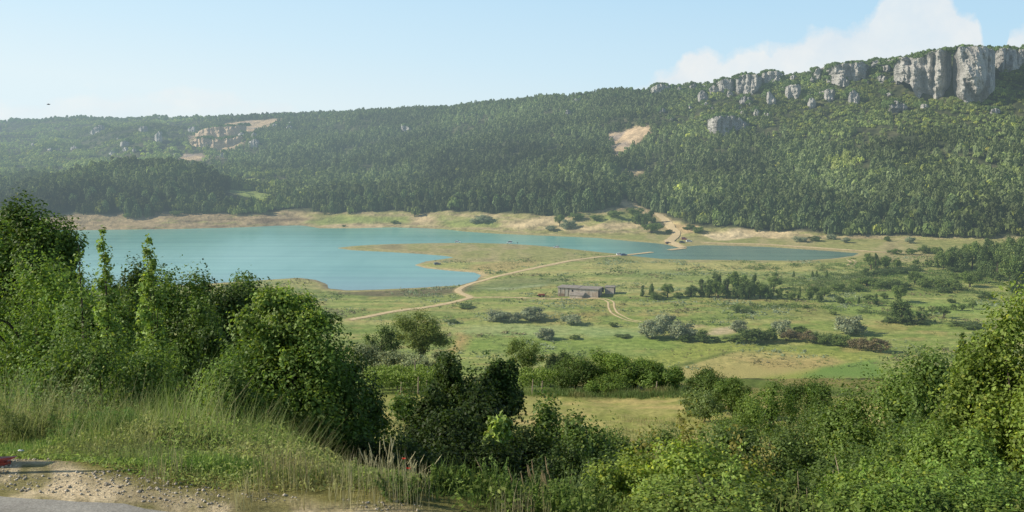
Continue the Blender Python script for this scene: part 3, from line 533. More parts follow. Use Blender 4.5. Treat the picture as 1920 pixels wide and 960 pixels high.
# ================================================================ valley: bushes, trees, barn, cars
def crown_clumps(r_, style, n):
    """lumps of a crown inside the unit box: centre (x, y, z 0..1), radius"""
    c = []
    if style == 'bush':
        for _ in range(int(n * 1.5)):
            d = unit(r_, 1)[0]; q = r_.uniform(.5, .8); c.append((d[0] * q, d[1] * q, .44 + d[2] * q * .52, r_.uniform(.17, .32) * (1.15 if n < 12 else 1.)))
        c.append((0, 0, .45, .55))
    elif style == 'round':
        for _ in range(int(n * 1.4)):
            d = unit(r_, 1)[0]; q = r_.uniform(.5, .82); c.append((d[0] * q, d[1] * q, .57 + d[2] * q * .42, r_.uniform(.17, .3) * (1.15 if n < 12 else 1.)))
        c.append((0, 0, .55, .5))
    elif style == 'tall':
        for _ in range(n):
            z = r_.random() ** .8; a = r_.random() * 6.28; q = .6 * (1 - z * .75) * r_.uniform(.5, 1.1); c.append((math.cos(a) * q, math.sin(a) * q, .14 + z * .78, r_.uniform(.22, .36) * (1.15 - z * .6)))
    elif style == 'spire':
        for k in range(n):
            z = k / (n - 1); a = k * 2.4; q = .5 * (1 - z) ** .8 * r_.uniform(.4, 1.); c.append((math.cos(a) * q, math.sin(a) * q, .2 + z * .76, .30 * (1 - z) ** .6 + .10))
    elif style == 'columns':
        for k in range(n):
            a = r_.random() * 6.28; q = .8 * math.sqrt(r_.random()); tp = r_.uniform(.7, 1.) * (1.05 - q * .45) if k else 1.; m_ = 9
            for j in range(m_):
                f = j / (m_ - 1); c.append((math.cos(a) * q * (.75 + .35 * f), math.sin(a) * q * (.75 + .35 * f), .06 + f * (tp - .1), r_.uniform(.22, .30) * (1.2 - .7 * f)))
    elif style == 'fan':            # low fruit tree: several limbs leaning out
        for k in range(n):
            a = k * 6.28 / n + r_.normal() * .3
            for f in (.5, .75, 1.): c.append((math.cos(a) * f * .75, math.sin(a) * f * .75, .3 + f * .55 + r_.normal() * .05, .24))
    return np.array(c)
def foliage(r_, cl, n, R, H, leaf, colr, var=.22, asp=.62, up=.45, inner=.22, shell=.55, hang=0.):
    """n leaves spread through the lumps CL of a crown R wide and H high"""
    hz = H / (2 * R)                                        # lumps keep their roundness
    w = cl[:, 3] ** 2; k = r_.choice(len(cl), n, p=w / w.sum()); d = unit(r_, n); d[:, 2] += .18
    u = r_.random(n); rad = np.where(u < inner, r_.uniform(.1, shell, n), shell + (1.08 - shell) * r_.random(n) ** .6)
    ph = r_.random((len(cl), 2)) * 6.28; wv = r_.normal(size=(len(cl), 2, 3)) * 3.2; rad = rad * (1 + .2 * np.sin((d * wv[k, 0]).sum(1) + ph[k, 0]) + .14 * np.sin((d * wv[k, 1]).sum(1) * 1.9 + ph[k, 1])); stray = r_.random(n) < .06; rad = np.where(stray, rad * 1.22, rad)
    c = cl[k]; rr = c[:, 3] * R
    pos = np.stack([c[:, 0] * R + d[:, 0] * rr * rad, c[:, 1] * R + d[:, 1] * rr * rad, c[:, 2] * H + d[:, 2] * rr * rad * min(max(hz, .75), 1.5)], 1)
    nr = d * .7 + r_.normal(size=(n, 3)) * .55 + [0, 0, up]; nr /= np.linalg.norm(nr, axis=1)[:, None]
    lump = r_.normal(1, .13, len(cl))[k]; z01 = np.clip(pos[:, 2] / H, 0, 1)
    cc = np.asarray(colr) * (lump * r_.normal(1, var, n).clip(.5, 1.7))[:, None]
    yel = r_.random(n) < .08; cc[yel] = cc[yel] * [1.5, 1.25, .8]
    pos[:, 2] = np.maximum(pos[:, 2], .02)
    V, Fq = cards(pos, nr, leaf * r_.uniform(.65, 1.3, n) * np.where(u < inner, 1.5, 1.), asp, r_)
    return V, Fq, np.repeat(cc, 4, 0)
LEAF = leaf_mat('leaves', .38); LEAF_GREY = leaf_mat('grey willow leaves', .25, True, .6, .2, (1.1, 1.15, .8))
m, N, L = new_mat('bark'); n_ = tex(N, L, 'noise', 14, 6, 'Object', (1, 1, .25)); BARK = finish(m, N, L, principled(N, L, ramp(N, L, n_, [(.3, (.035, .028, .02)), (.7, (.13, .105, .078))]), .9, .1, bump(N, L, n_, .6, .02)))
def limbs(cl, R, H, r_, thick, n=8):
    mb = MB(); top = np.array([r_.normal() * .05 * R, r_.normal() * .05 * R, H * .55]); a = np.array([0, 0, -.3]); mid = top * .5 + [r_.normal() * .06 * R, r_.normal() * .06 * R, 0]
    mb.tube([a, mid, top], [thick, thick * .8, thick * .5], 7)
    for q in r_.permutation(len(cl))[:n]:
        e = np.array([cl[q, 0] * R, cl[q, 1] * R, cl[q, 2] * H]); f = r_.uniform(.25, .95); s0 = a * (1 - f) + top * f; m_ = (s0 + e) / 2 + [0, 0, .06 * H]
        mb.tube([s0, m_, e], [thick * .5, thick * .32, thick * .1], 5)
    return mb
# shared shapes for the valley (a pixel of the picture is about 0.3 m there)
PR = {}
def proto(key, seed, style, nl, n, leaf, colr, mat=LEAF, trunk=True, hr=1.):
    r_ = np.random.default_rng(seed); cl = crown_clumps(r_, style, nl); V, Fq, cc = foliage(r_, cl, n, 1., 2. * hr, leaf, colr, .2)
    V[:, 2] /= 2 * hr
    cr = mesh_np('crown', V, Fq, cc, mat); tr = None
    if trunk:
        t = limbs(cl, 1., 2. * hr, r_, .09, 5); me = bpy.data.meshes.new('trunk'); me.from_pydata([(x, y, z / (2 * hr)) for x, y, z in t.V], [], t.F); me.materials.append(BARK); tr = me
    PR.setdefault(key, []).append((cr, tr))
GREEN = (.175, .24, .075); DARK = (.13, .185, .064); FRESH = (.17, .235, .065); OLIVE = (.165, .20, .12); GREY = (.29, .33, .205); BROWN = (.22, .185, .11)
for k in range(3):
    proto('willow', 500 + k, 'bush', 14, 5000, .115, GREY, LEAF_GREY, False); proto('bush', 510 + k, 'bush', 12, 2600, .13, GREEN, LEAF, False); proto('darkbush', 520 + k, 'bush', 12, 2600, .13, DARK, LEAF, False)
    proto('round', 530 + k, 'round', 16, 3000, .125, GREEN); proto('dark', 540 + k, 'tall' if k == 1 else 'bush', 14, 3000, .13, DARK); proto('fresh', 550 + k, 'round', 14, 2600, .13, FRESH); proto('spire', 560 + k, 'spire', 9, 900, .2, DARK); proto('brown', 570 + k, 'bush', 12, 2400, .125, BROWN, LEAF, False); proto('fan', 580 + k, 'fan', 6, 800, .16, DARK)
_pc = {}
def plant(kind, px, pyb, w, h, name, label, cat, group=None, y0=330., loc=None):
    """a valley plant whose foot stands where the picture shows it; w and h in picture pixels"""
    p = hit(px, pyb, y0) if loc is None else np.array(loc); s = p[1] / F_PX; i = _pc.get(kind, 0); _pc[kind] = i + 1; cr, tr = PR[kind][i % len(PR[kind])]
    R, H = w * s * (.64 if kind == 'willow' else .6), h * s * 1.1; rz_ = rng.random() * 6.28
    if tr is None:
        o = link(name, cr, None, p - [0, 0, .1]); o.scale = (R, R, H); o.rotation_euler[2] = rz_; return tag(o, label, cat, group)
    e = empty(name, p - [0, 0, .1], rz_); e.scale = (R, R, H); tag(e, label, cat, group); link('crown', cr, e); link('trunk', tr, e); return e
T = 'tree'; B = 'bush'
for a in [
 ('willow', 932, 602, 46, 24, 'willow_bush', 'leftmost grey willow of the three rounded ones in mid meadow', B), ('willow', 966, 604, 30, 21, 'willow_bush', 'small middle grey willow of the three rounded ones in mid meadow', B), ('willow', 1000, 601, 46, 26, 'willow_bush', 'right grey willow of the three, casting a dark shadow', B),
 ('willow', 1072, 608, 38, 21, 'willow_bush', 'lone round grey willow below the wheel ruts', B), ('willow', 1023, 636, 36, 24, 'willow_bush', 'lone round grey bush in front of the three willows', B), ('bush', 1077, 637, 22, 10, 'bush', 'tiny low bush right of the lone round grey bush', B), ('bush', 1150, 612, 18, 9, 'bush', 'tiny grey-green bush under the end of the ruts', B),
 ('willow', 1221, 634, 46, 34, 'willow_tree', 'left grey willow of the big cluster with two halves', T), ('willow', 1246, 620, 40, 38, 'willow_tree', 'tall grey willow at the back of the big cluster', T), ('willow', 1275, 637, 54, 38, 'willow_tree', 'broad grey willow on the right of the big cluster', T),
 ('darkbush', 1285, 641, 32, 17, 'bush', 'dark bush at the foot of the broad grey willow', B), ('darkbush', 1319, 641, 38, 24, 'bush', 'dark round bush between the broad willow and the sandy patch', B), ('darkbush', 1344, 642, 16, 12, 'bush', 'small dark bush just left of the sandy patch', B),
 ('darkbush', 1412, 641, 62, 28, 'bush', 'large dark rounded bush right of the sandy patch', B), ('bush', 1376, 641, 40, 14, 'bush', 'low green bush hiding the bottom of the sandy patch', B), ('bush', 1446, 640, 36, 26, 'bush', 'green bush touching the large dark rounded bush', B),
 ('willow', 1386, 622, 30, 22, 'willow_tree', 'thin pale willow behind the sandy patch', T), ('willow', 1466, 628, 36, 34, 'willow_tree', 'pale willow rising behind the reddish hedge', T), ('willow', 1592, 627, 54, 40, 'willow_tree', 'big pale round willow alone behind the hedge', T),
 ('brown', 1482, 640, 40, 22, 'hedge_bush', 'reddish brown hedge bush left of centre in the long hedge', B), ('brown', 1515, 642, 34, 22, 'hedge_bush', 'reddish hedge bush beside the green hedge middle', B), ('bush', 1542, 644, 44, 22, 'hedge_bush', 'green bush in the middle of the long hedge', B), ('bush', 1578, 648, 44, 22, 'hedge_bush', 'green hedge bush in front of the big pale willow', B), ('brown', 1612, 655, 40, 24, 'hedge_bush', 'brown hedge bush right of the big pale willow', B), ('bush', 1500, 630, 30, 20, 'hedge_bush', 'green tuft behind the reddish hedge', B), ('brown', 1645, 660, 44, 26, 'hedge_bush', 'brown bush at the right end of the long hedge', B),
 ('dark', 1690, 606, 42, 48, 'pine_tree', 'dark bushy lone pine standing on the right meadow', T), ('darkbush', 1668, 605, 34, 11, 'bush', 'low dark scrub left of the lone pine foot', B), ('darkbush', 1712, 607, 50, 10, 'bush', 'long low dark scrub right of the lone pine foot', B), ('fan', 1730, 606, 24, 20, 'small_tree', 'small dark leaning tree right of the lone pine', T), ('fan', 1769, 597, 28, 20, 'fruit_tree', 'fan shaped fruit tree in the right orchard', T),
 ('fan', 1748, 588, 16, 10, 'fruit_tree', 'tiny fruit tree left of the fan shaped one', T), ('round', 1804, 583, 14, 13, 'fruit_tree', 'small round orchard tree right of the fan shaped one', T), ('round', 1788, 582, 12, 12, 'fruit_tree', 'smallest orchard tree between two others', T), ('round', 1823, 580, 14, 16, 'fruit_tree', 'orchard tree at the right end of its row', T), ('fan', 1727, 583, 12, 8, 'fruit_tree', 'tiny shrub-like tree at the left of the orchard', T),
 ('darkbush', 1784, 568, 18, 9, 'bush', 'dark bush above the orchard', B), ('darkbush', 1845, 560, 30, 14, 'bush', 'dark bush by the reddish scrub at the right edge', B), ('bush', 1810, 612, 60, 9, 'bush', 'long low bush strip below the orchard', B), ('darkbush', 1575, 569, 18, 14, 'bush', 'dark bush between the grove and the pale willow', B), ('spire', 1610, 571, 9, 16, 'sapling', 'thin sapling right of the dark bush', T), ('spire', 1642, 573, 16, 22, 'sapling', 'pale thin sapling beside the lone pine meadow', T), ('bush', 1628, 562, 20, 12, 'bush', 'light bush behind the pale thin sapling', B), ('round', 1683, 567, 30, 32, 'small_tree', 'brownish leafy tree just behind the lone pine', T), ('bush', 1658, 560, 16, 12, 'bush', 'bush left of the brownish leafy tree', B),
 ('darkbush', 1381, 586, 12, 13, 'bush', 'upright dark shrub on the grass below the grove', B), ('darkbush', 1398, 586, 34, 7, 'bush', 'low scrub beside the upright dark shrub', B), ('bush', 1562, 590, 14, 8, 'bush', 'low bush on the dry grass left of the pale willow', B), ('bush', 1465, 574, 12, 6, 'bush', 'tiny tuft below the right end of the grove', B), ('bush', 1512, 578, 12, 7, 'bush', 'tiny tuft left of the low bush on dry grass', B),
 # the grove right of the barn
 ('dark', 1205, 556, 14, 20, 'young_tree', 'leftmost thin tree of the sparse group right of the barn', T), ('dark', 1222, 558, 12, 30, 'young_tree', 'tall slim tree in the sparse group right of the barn', T), ('bush', 1232, 561, 34, 15, 'bush', 'bush at the feet of the sparse group right of the barn', B), ('round', 1252, 558, 26, 26, 'young_tree', 'rounded tree ending the sparse group right of the barn', T), ('bush', 1272, 560, 18, 14, 'bush', 'light bush between the sparse group and the grove', B),
 ('dark', 1295, 556, 26, 22, 'grove_tree', 'low tree at the left end of the grove', T), ('dark', 1314, 556, 24, 32, 'grove_tree', 'second tree from the left end of the grove', T), ('dark', 1330, 558, 26, 38, 'grove_tree', 'dense dark tree in the left half of the grove', T), ('fresh', 1346, 559, 28, 32, 'grove_tree', 'lighter tree in front of the grove', T), ('dark', 1342, 548, 20, 40, 'grove_tree', 'pine-topped tree at the back left of the grove', T), ('dark', 1362, 559, 28, 36, 'grove_tree', 'dark tree in the middle of the grove', T), ('round', 1384, 556, 36, 46, 'grove_tree', 'tallest tree with flat crown at the grove centre', T), ('dark', 1382, 561, 22, 28, 'grove_tree', 'dark tree below the tallest grove crown', T), ('dark', 1402, 560, 26, 38, 'grove_tree', 'upright tree right of the tallest grove crown', T), ('dark', 1414, 556, 20, 40, 'grove_tree', 'slim pointed tree in the right half of the grove', T), ('fresh', 1425, 560, 26, 30, 'grove_tree', 'bright tree in the right half of the grove', T), ('dark', 1440, 560, 28, 30, 'grove_tree', 'dark tree near the right end of the grove', T), ('round', 1450, 542, 28, 24, 'grove_tree', 'grey-brown rounded tree behind the grove end', T), ('bush', 1462, 561, 16, 24, 'grove_tree', 'last upright shrub of the grove', B),
 ('bush', 1482, 562, 22, 18, 'bush', 'bush after a gap right of the grove', B), ('spire', 1499, 562, 9, 26, 'cypress', 'slim dark cypress right of the grove', T), ('bush', 1517, 562, 16, 22, 'bush', 'green shrub right of the slim cypress', B), ('dark', 1536, 566, 14, 22, 'young_tree', 'small upright dark tree right of the slim cypress', T), ('fresh', 1545, 556, 24, 18, 'bush', 'fresh green shrub behind the small upright tree', B), ('fresh', 1525, 552, 22, 16, 'bush', 'fresh green shrub behind the slim cypress', B),
 # scrub of the middle right
 ('fresh', 1570, 546, 30, 14, 'bush', 'light scrub bush at the left end of the right scrub', B), ('bush', 1600, 545, 30, 16, 'bush', 'scrub bush behind the dark bush by the saplings', B), ('fresh', 1625, 536, 36, 16, 'bush', 'light scrub bush under the pond end trees', B), ('bush', 1650, 541, 36, 20, 'bush', 'rounded scrub bush left of the darker scrub', B), ('darkbush', 1676, 542, 34, 20, 'bush', 'dark scrub bush in the middle of the right scrub', B), ('darkbush', 1696, 543, 20, 14, 'bush', 'small dark scrub bush right of the darker scrub', B), ('round', 1715, 533, 28, 24, 'small_tree', 'upright green tree in the right scrub', T), ('bush', 1738, 540, 34, 22, 'bush', 'green scrub bush below the shadowed hedge', B), ('fresh', 1765, 542, 30, 18, 'bush', 'light scrub bush right of the shadowed hedge', B), ('bush', 1790, 544, 36, 20, 'bush', 'scrub bush in the row before the right wood', B), ('fresh', 1818, 538, 36, 28, 'bush', 'large fresh green bush before the right wood', B), ('darkbush', 1768, 549, 24, 12, 'bush', 'dark low bush at the front of the right scrub', B), ('darkbush', 1838, 530, 20, 24, 'bush', 'dark upright bush at the end of the right scrub', B), ('fresh', 1795, 524, 30, 12, 'bush', 'light scrub bush under the right wood edge', B), ('darkbush', 1790, 510, 30, 10, 'bush', 'thin dark bush line under the right wood', B),
 ('round', 1634, 505, 26, 28, 'small_tree', 'leafy tree at the end of the pond', T), ('dark', 1641, 508, 14, 32, 'young_tree', 'slim dark tree at the end of the pond', T), ('round', 1660, 506, 24, 26, 'small_tree', 'bright leafy tree right of the slim dark one by the pond', T), ('fresh', 1682, 504, 18, 18, 'bush', 'light shrub near the pond end trees', B), ('darkbush', 1622, 517, 22, 16, 'bush', 'dark bush at the left end of the shadowed hedge', B), ('darkbush', 1650, 516, 40, 12, 'hedge_bush', 'dark hedge below the pond end trees', B), ('darkbush', 1682, 512, 50, 12, 'hedge_bush', 'dark shadowed hedge in the middle right', B), ('darkbush', 1712, 508, 36, 12, 'hedge_bush', 'right end of the dark shadowed hedge', B), ('round', 1717, 500, 14, 14, 'small_tree', 'small tree above the shadowed hedge', T), ('spire', 1756, 502, 14, 16, 'cypress', 'little cone tree before the right wood', T), ('bush', 1742, 500, 16, 16, 'bush', 'bush left of the little cone tree', B), ('darkbush', 1626, 481, 12, 7, 'bush', 'dark tuft on the tip of the pond', B),
 ('bush', 1678, 477, 26, 12, 'bush', 'green bush on the shore path end', B), ('bush', 1706, 477, 22, 12, 'bush', 'green bush right of the pale stones', B), ('bush', 1735, 475, 30, 16, 'bush', 'green bush row left of the right wood', B), ('bush', 1757, 477, 20, 16, 'bush', 'bush touching the left edge of the right wood', B),
 # small things on the strip
 ('spire', 1488, 520, 7, 12, 'sapling', 'thin sapling on the dry strip below the pond', T), ('bush', 1452, 519, 12, 9, 'bush', 'faint bush on the dry strip below the pond', B), ('spire', 1523, 521, 9, 13, 'sapling', 'left of two saplings on the dry strip', T), ('spire', 1531, 521, 8, 14, 'sapling', 'right of two saplings on the dry strip', T), ('spire', 1550, 523, 8, 16, 'sapling', 'sapling at the left end of the right scrub', T),
 ('bush', 1168, 632, 30, 6, 'bush', 'low green tuft left of the big willow cluster', B), ('bush', 875, 577, 34, 8, 'bush', 'flat bush beside the junction of the dirt road', B), ('bush', 850, 606, 26, 8, 'bush', 'flat bush left of the three grey willows', B), ('bush', 1640, 640, 20, 8, 'bush', 'low tuft behind the hedge end', B),
 # far shore
 ('willow', 906, 418, 30, 15, 'willow_bush', 'grey bush on the far shore above the narrow water', B), ('willow', 890, 419, 20, 11, 'willow_bush', 'smaller grey bush on the far shore', B), ('willow', 1066, 428, 28, 18, 'willow_bush', 'grey bush on the far shore by the bare bank', B), ('willow', 1034, 432, 20, 9, 'willow_bush', 'flat grey bush at the far water edge', B), ('round', 1049, 424, 18, 22, 'small_tree', 'leafy tree on the far shore beside the bare bank', T), ('bush', 1080, 412, 30, 14, 'bush', 'bush above the far bare bank', B), ('fresh', 1118, 414, 26, 10, 'bush', 'light bush on the far grass slope', B), ('bush', 1150, 406, 34, 12, 'bush', 'dark bush line on the far grass slope', B), ('bush', 1190, 402, 34, 14, 'bush', 'bush line end on the far grass slope', B),
 ('dark', 1192, 420, 20, 22, 'pine_tree', 'left pine of the clump beside the climbing dirt road', T), ('dark', 1206, 422, 22, 24, 'pine_tree', 'middle pine of the clump beside the climbing dirt road', T), ('dark', 1222, 419, 22, 24, 'pine_tree', 'right pine of the clump beside the climbing dirt road', T), ('fresh', 1222, 437, 36, 20, 'bush', 'bright green bush mound left of the climbing dirt road', B), ('darkbush', 1254, 438, 14, 9, 'bush', 'dark bush at the bend of the climbing dirt road', B), ('darkbush', 1293, 430, 22, 10, 'bush', 'dark shrub right of the climbing dirt road', B), ('bush', 1310, 436, 26, 12, 'bush', 'bush left of the bright bare bank', B), ('darkbush', 1284, 430, 10, 5, 'bush', 'tiny shrub right of the dirt road bend', B),
 ('darkbush', 1528, 452, 24, 10, 'bush', 'dark shrub on the far meadow below the pines', B), ('willow', 1500, 453, 26, 11, 'willow_bush', 'grey shrub on the far meadow below the pines', B), ('willow', 1558, 449, 18, 12, 'willow_bush', 'grey shrub by the rocks of the far meadow', B), ('willow', 1586, 455, 16, 10, 'willow_bush', 'small grey shrub with a shadow on the far meadow', B), ('darkbush', 1664, 452, 14, 10, 'bush', 'dark round shrub at the far meadow edge', B), ('willow', 1706, 456, 18, 14, 'willow_bush', 'grey tree-like shrub on the right of the far meadow', B),
 ('bush', 238, 408, 20, 9, 'bush', 'green bush on the brown bare bank', B), ('bush', 330, 402, 24, 8, 'bush', 'bush at the top of the brown bare bank', B), ('bush', 740, 419, 14, 7, 'bush', 'dark bush at the left of the far grassy shore', B), ('darkbush', 645, 425, 8, 4, 'bush', 'dark stone-like tuft on the far shore tip', B),
]: plant(*a)
# the wood at the right border of the valley
k = 0
for px, pyb, w_, h_ in [(1768, 506, 24, 36), (1785, 503, 26, 44), (1803, 508, 26, 42), (1822, 505, 28, 50), (1842, 509, 28, 46), (1862, 507, 30, 58), (1885, 512, 30, 60), (1908, 516, 32, 72), (1870, 525, 30, 46), (1895, 536, 34, 56), (1850, 520, 26, 34), (1925, 535, 34, 80), (1812, 489, 24, 30), (1850, 489, 26, 40), (1890, 489, 28, 50), (1930, 492, 30, 58), (1960, 520, 36, 80), (1905, 552, 30, 40)]:
    plant('dark' if k % 3 else 'round', px, pyb, w_ * 1.25, h_, 'wood_tree', 'dark green tree in the wood at the right border of the valley', T, 'trees of the wood at the right border of the valley'); k += 1

# grass tufts and weeds of the meadow: nobody could count them
nt = 26000; ta = rng.uniform(-.5, .62, nt); ty = np.sqrt(rng.uniform(325 ** 2, 640 ** 2, nt)); tx = ta * ty; sdv = pdist(tx, ty, LAKE); dn = fbm(tx / 20, ty / 14, 90)
ok = (sdv > 5) & (dn > .46); 
for kk in ('main', 'branch', 'loop'): ok &= pdist(tx, ty, ROADS[kk], False) > 3.5
tx, ty, dn = tx[ok], ty[ok], dn[ok]; nt = len(tx); tz = height(tx, ty); sz = rng.uniform(.25, .6, nt) * (1 + 1.2 * (dn > .6))
r_ = np.random.default_rng(77); pos = np.repeat(np.stack([tx, ty, tz], 1), 5, 0) + r_.normal(size=(nt * 5, 3)) * np.repeat(sz, 5)[:, None] * [.7, .7, .2] + np.stack([0 * np.repeat(sz, 5), 0 * np.repeat(sz, 5), np.repeat(sz, 5) * .25], 1)
nr = r_.normal(size=(nt * 5, 3)) * .6 + [-.2, -.5, .6]; nr /= np.linalg.norm(nr, axis=1)[:, None]; V, Fq = cards(pos, nr, np.repeat(sz, 5) * 1.0, .6, r_)
tone = fbm(tx / 15, ty / 15, 91); tc = np.where((tone > .55)[:, None], [[.27, .32, .20]], [[.165, .22, .075]]) * rng.normal(1, .15, (nt, 1)); tc = np.where((tone < .4)[:, None], [[.25, .23, .12]], tc)
tag(link('meadow_grass', mesh_np('meadow_grass', V, Fq, np.repeat(tc, 20, 0), LEAF)), 'tufts of grass and weeds across the valley meadow', None, None, 'stuff')

# low scrub that runs together on the right side of the valley
r_ = np.random.default_rng(78); n = 5200; px = r_.uniform(1300, 1880, n); py = r_.uniform(492, 600, n); x, y = plan(px, py, 1.8); k = (fbm(x / 26, y / 16, 95) + .25 * sstep(570, 530, py) * sstep(1480, 1560, px) - .10 * (px < 1480) > .60) & (pdist(x, y, LAKE) > 10); x, y = x[k], y[k]; n = len(x); z = height(x, y); sz = r_.uniform(.7, 1.7, n)
pos = np.repeat(np.stack([x, y, z], 1), 26, 0) + np.abs(r_.normal(size=(n * 26, 3))) * [1, 1, 1] * np.sign(r_.normal(size=(n * 26, 3)) * [1, 1, 0] + [0, 0, 1]) * np.repeat(sz, 26)[:, None] * [.8, .8, .5]; nr = unit(r_, n * 26) + [-.1, -.2, .5]; nr /= np.linalg.norm(nr, axis=1)[:, None]
V, Fq = cards(pos, nr, np.repeat(sz, 26) * .42, .65, r_); tc = np.where((fbm(x / 20, y / 20, 96) > .5)[:, None], [[.16, .23, .066]], [[.125, .175, .06]]) * r_.normal(1, .2, (n, 1)).clip(.5, 1.5)
tag(link('scrub', mesh_np('scrub', V, Fq, np.repeat(tc, 104, 0), LEAF)), 'low green scrub running together across the right side of the valley', None, None, 'stuff')

# ---------------------------------------------------------------- barn
m, N, L = new_mat('weathered wall'); n_ = tex(N, L, 'noise', 1.1, 6, 'Object', (1, 1, .5)); n2_ = tex(N, L, 'noise', .25, 4, 'Object')
cc = mixc(N, L, ramp(N, L, n_, [(.3, (.34, .30, .25)), (.7, (.60, .55, .48))]), ramp(N, L, n2_, [(.35, (.72, .6, .5)), (.6, (1.05, 1.05, 1.05))]), 1., 'MULTIPLY'); WALL = finish(m, N, L, principled(N, L, cc, .9, .1))
m, N, L = new_mat('corrugated roof'); wv = N.new('ShaderNodeTexWave'); wv.inputs['Scale'].default_value = 2.4; wv.inputs['Distortion'].default_value = .2; L.new(N.new('ShaderNodeTexCoord').outputs['Object'], wv.inputs['Vector']); n_ = tex(N, L, 'noise', .7, 5, 'Object')
ROOF = finish(m, N, L, principled(N, L, mixc(N, L, ramp(N, L, n_, [(.3, (.27, .235, .20)), (.7, (.43, .385, .33))]), ramp(N, L, wv.outputs[1], [(.2, (.78, .78, .78)), (.7, (1.05, 1.05, 1.05))]), 1., 'MULTIPLY'), .85, .15))
DARKM = plain('dark opening', (.02, .02, .022), .9, .1); WOOD = plain('grey timber', (.19, .155, .12), .9, .1, .3, 6.); RUST = plain('rusty brick', (.25, .17, .12), .9, .1, .4, 2.5)
g0 = hit(1046, 555.5, 330); psi = math.radians(-16); barn = empty('barn', g0, psi); tag(barn, 'long low grey barn with patched walls and a sloping roof on the meadow', 'barn')
Lb, Db, Hf, Hb = 20.4, 11., 4.5, 3.9
wl = MB(); wl.hexa([(0, 0, -.6), (Lb, 0, -.6), (Lb, .3, -.6), (0, .3, -.6), (0, 0, Hf), (Lb, 0, Hf), (Lb, .3, Hf), (0, .3, Hf)])
wl.hexa([(0, Db - .3, -.6), (Lb, Db - .3, -.6), (Lb, Db, -.6), (0, Db, -.6), (0, Db - .3, Hb), (Lb, Db - .3, Hb), (Lb, Db, Hb), (0, Db, Hb)])
for x0 in (.003, Lb - .303): wl.hexa([(x0, .303, -.6), (x0 + .3, .303, -.6), (x0 + .3, Db - .303, -.6), (x0, Db - .303, -.6), (x0, .303, Hf - .02), (x0 + .3, .303, Hf - .02), (x0 + .3, Db - .303, Hb + .02), (x0, Db - .303, Hb + .02)])
wl.build('wall', WALL, barn)
for x0, x1, dz in ((-.5, 10.4, .0), (10.42, Lb + .55, -.12)):
    MB().hexa([(x0, -.6, Hf + .02 + dz), (x1, -.6, Hf + .02 + dz), (x1, Db + .5, Hb + .02 + dz), (x0, Db + .5, Hb + .02 + dz), (x0, -.6, Hf + .26 + dz), (x1, -.6, Hf + .26 + dz), (x1, Db + .5, Hb + .26 + dz), (x0, Db + .5, Hb + .26 + dz)]).build('roof', ROOF, barn)
for x0 in (1.2, 3.4, 5.2): MB().box(x0, x0 + .28, -.12, -.003, -.3, Hf - .05).build('post', WOOD, barn)
tag(MB().box(.3, 3.3, -.06, -.003, -.2, 1.5).build('wall_patch', RUST, barn), 'brick-brown patch low on the wall')
MB().box(7., 7.9, -.05, -.003, 2.4, 3.7).build('window', DARKM, barn); MB().box(3.75, 5.1, -.05, -.004, .2, 3.9).build('board_door', plain('pale boards', (.42, .39, .33), .9, .1), barn)
MB().box(Lb + .003, Lb + .06, .7, 3.6, -.3, 3.5).build('door', DARKM, barn)
le = MB(); le.box(7., 13.2, -4.2, -4., -.5, 1.6).box(7., 7.2, -3.99, -.13, -.5, 1.9).box(13., 13.2, -3.99, -.13, -.5, 1.9); lean = le.build('lean_to', WALL, barn)
MB().hexa([(6.7, -4.5, 1.62), (13.9, -4.5, 1.62), (13.9, -.1, 2.5), (6.7, -.1, 2.5), (6.7, -4.5, 1.8), (13.9, -4.5, 1.8), (13.9, -.1, 2.68), (6.7, -.1, 2.68)]).build('roof', ROOF, lean)
g1 = hit(1134, 551.5, 330); sh = empty('shed', g1, psi); tag(sh, 'small square grey shed standing right of the long barn', 'shed')
w2 = MB(); w2.box(0, 4.6, 0, .2, -.5, 3.7).box(0, .2, .201, 5., -.5, 3.6).box(4.4, 4.6, .201, 5., -.5, 3.6).box(.201, 4.399, 4.8, 5., -.5, 3.5); w2.build('wall', WALL, sh)
MB().hexa([(-.3, -.3, 3.72), (4.9, -.3, 3.72), (4.9, 5.3, 3.5), (-.3, 5.3, 3.5), (-.3, -.3, 3.95), (4.9, -.3, 3.95), (4.9, 5.3, 3.72), (-.3, 5.3, 3.72)]).build('roof', ROOF, sh); MB().box(4.603, 4.64, 1., 3.2, -.2, 3.).build('door', DARKM, sh)
ga = empty('timber_gate', np.array(g1) + [-2.6, 1.2, 0], psi); tag(ga, 'dark timber gateway between the barn and the shed', 'gate'); MB().box(0, 2.1, 0, .12, .9, 3.2).build('board_panel', DARKM, ga); MB().box(-.14, -.003, 0, .14, -.4, 3.4).build('post', WOOD, ga); MB().box(2.103, 2.24, 0, .14, -.4, 3.4).build('post', WOOD, ga)

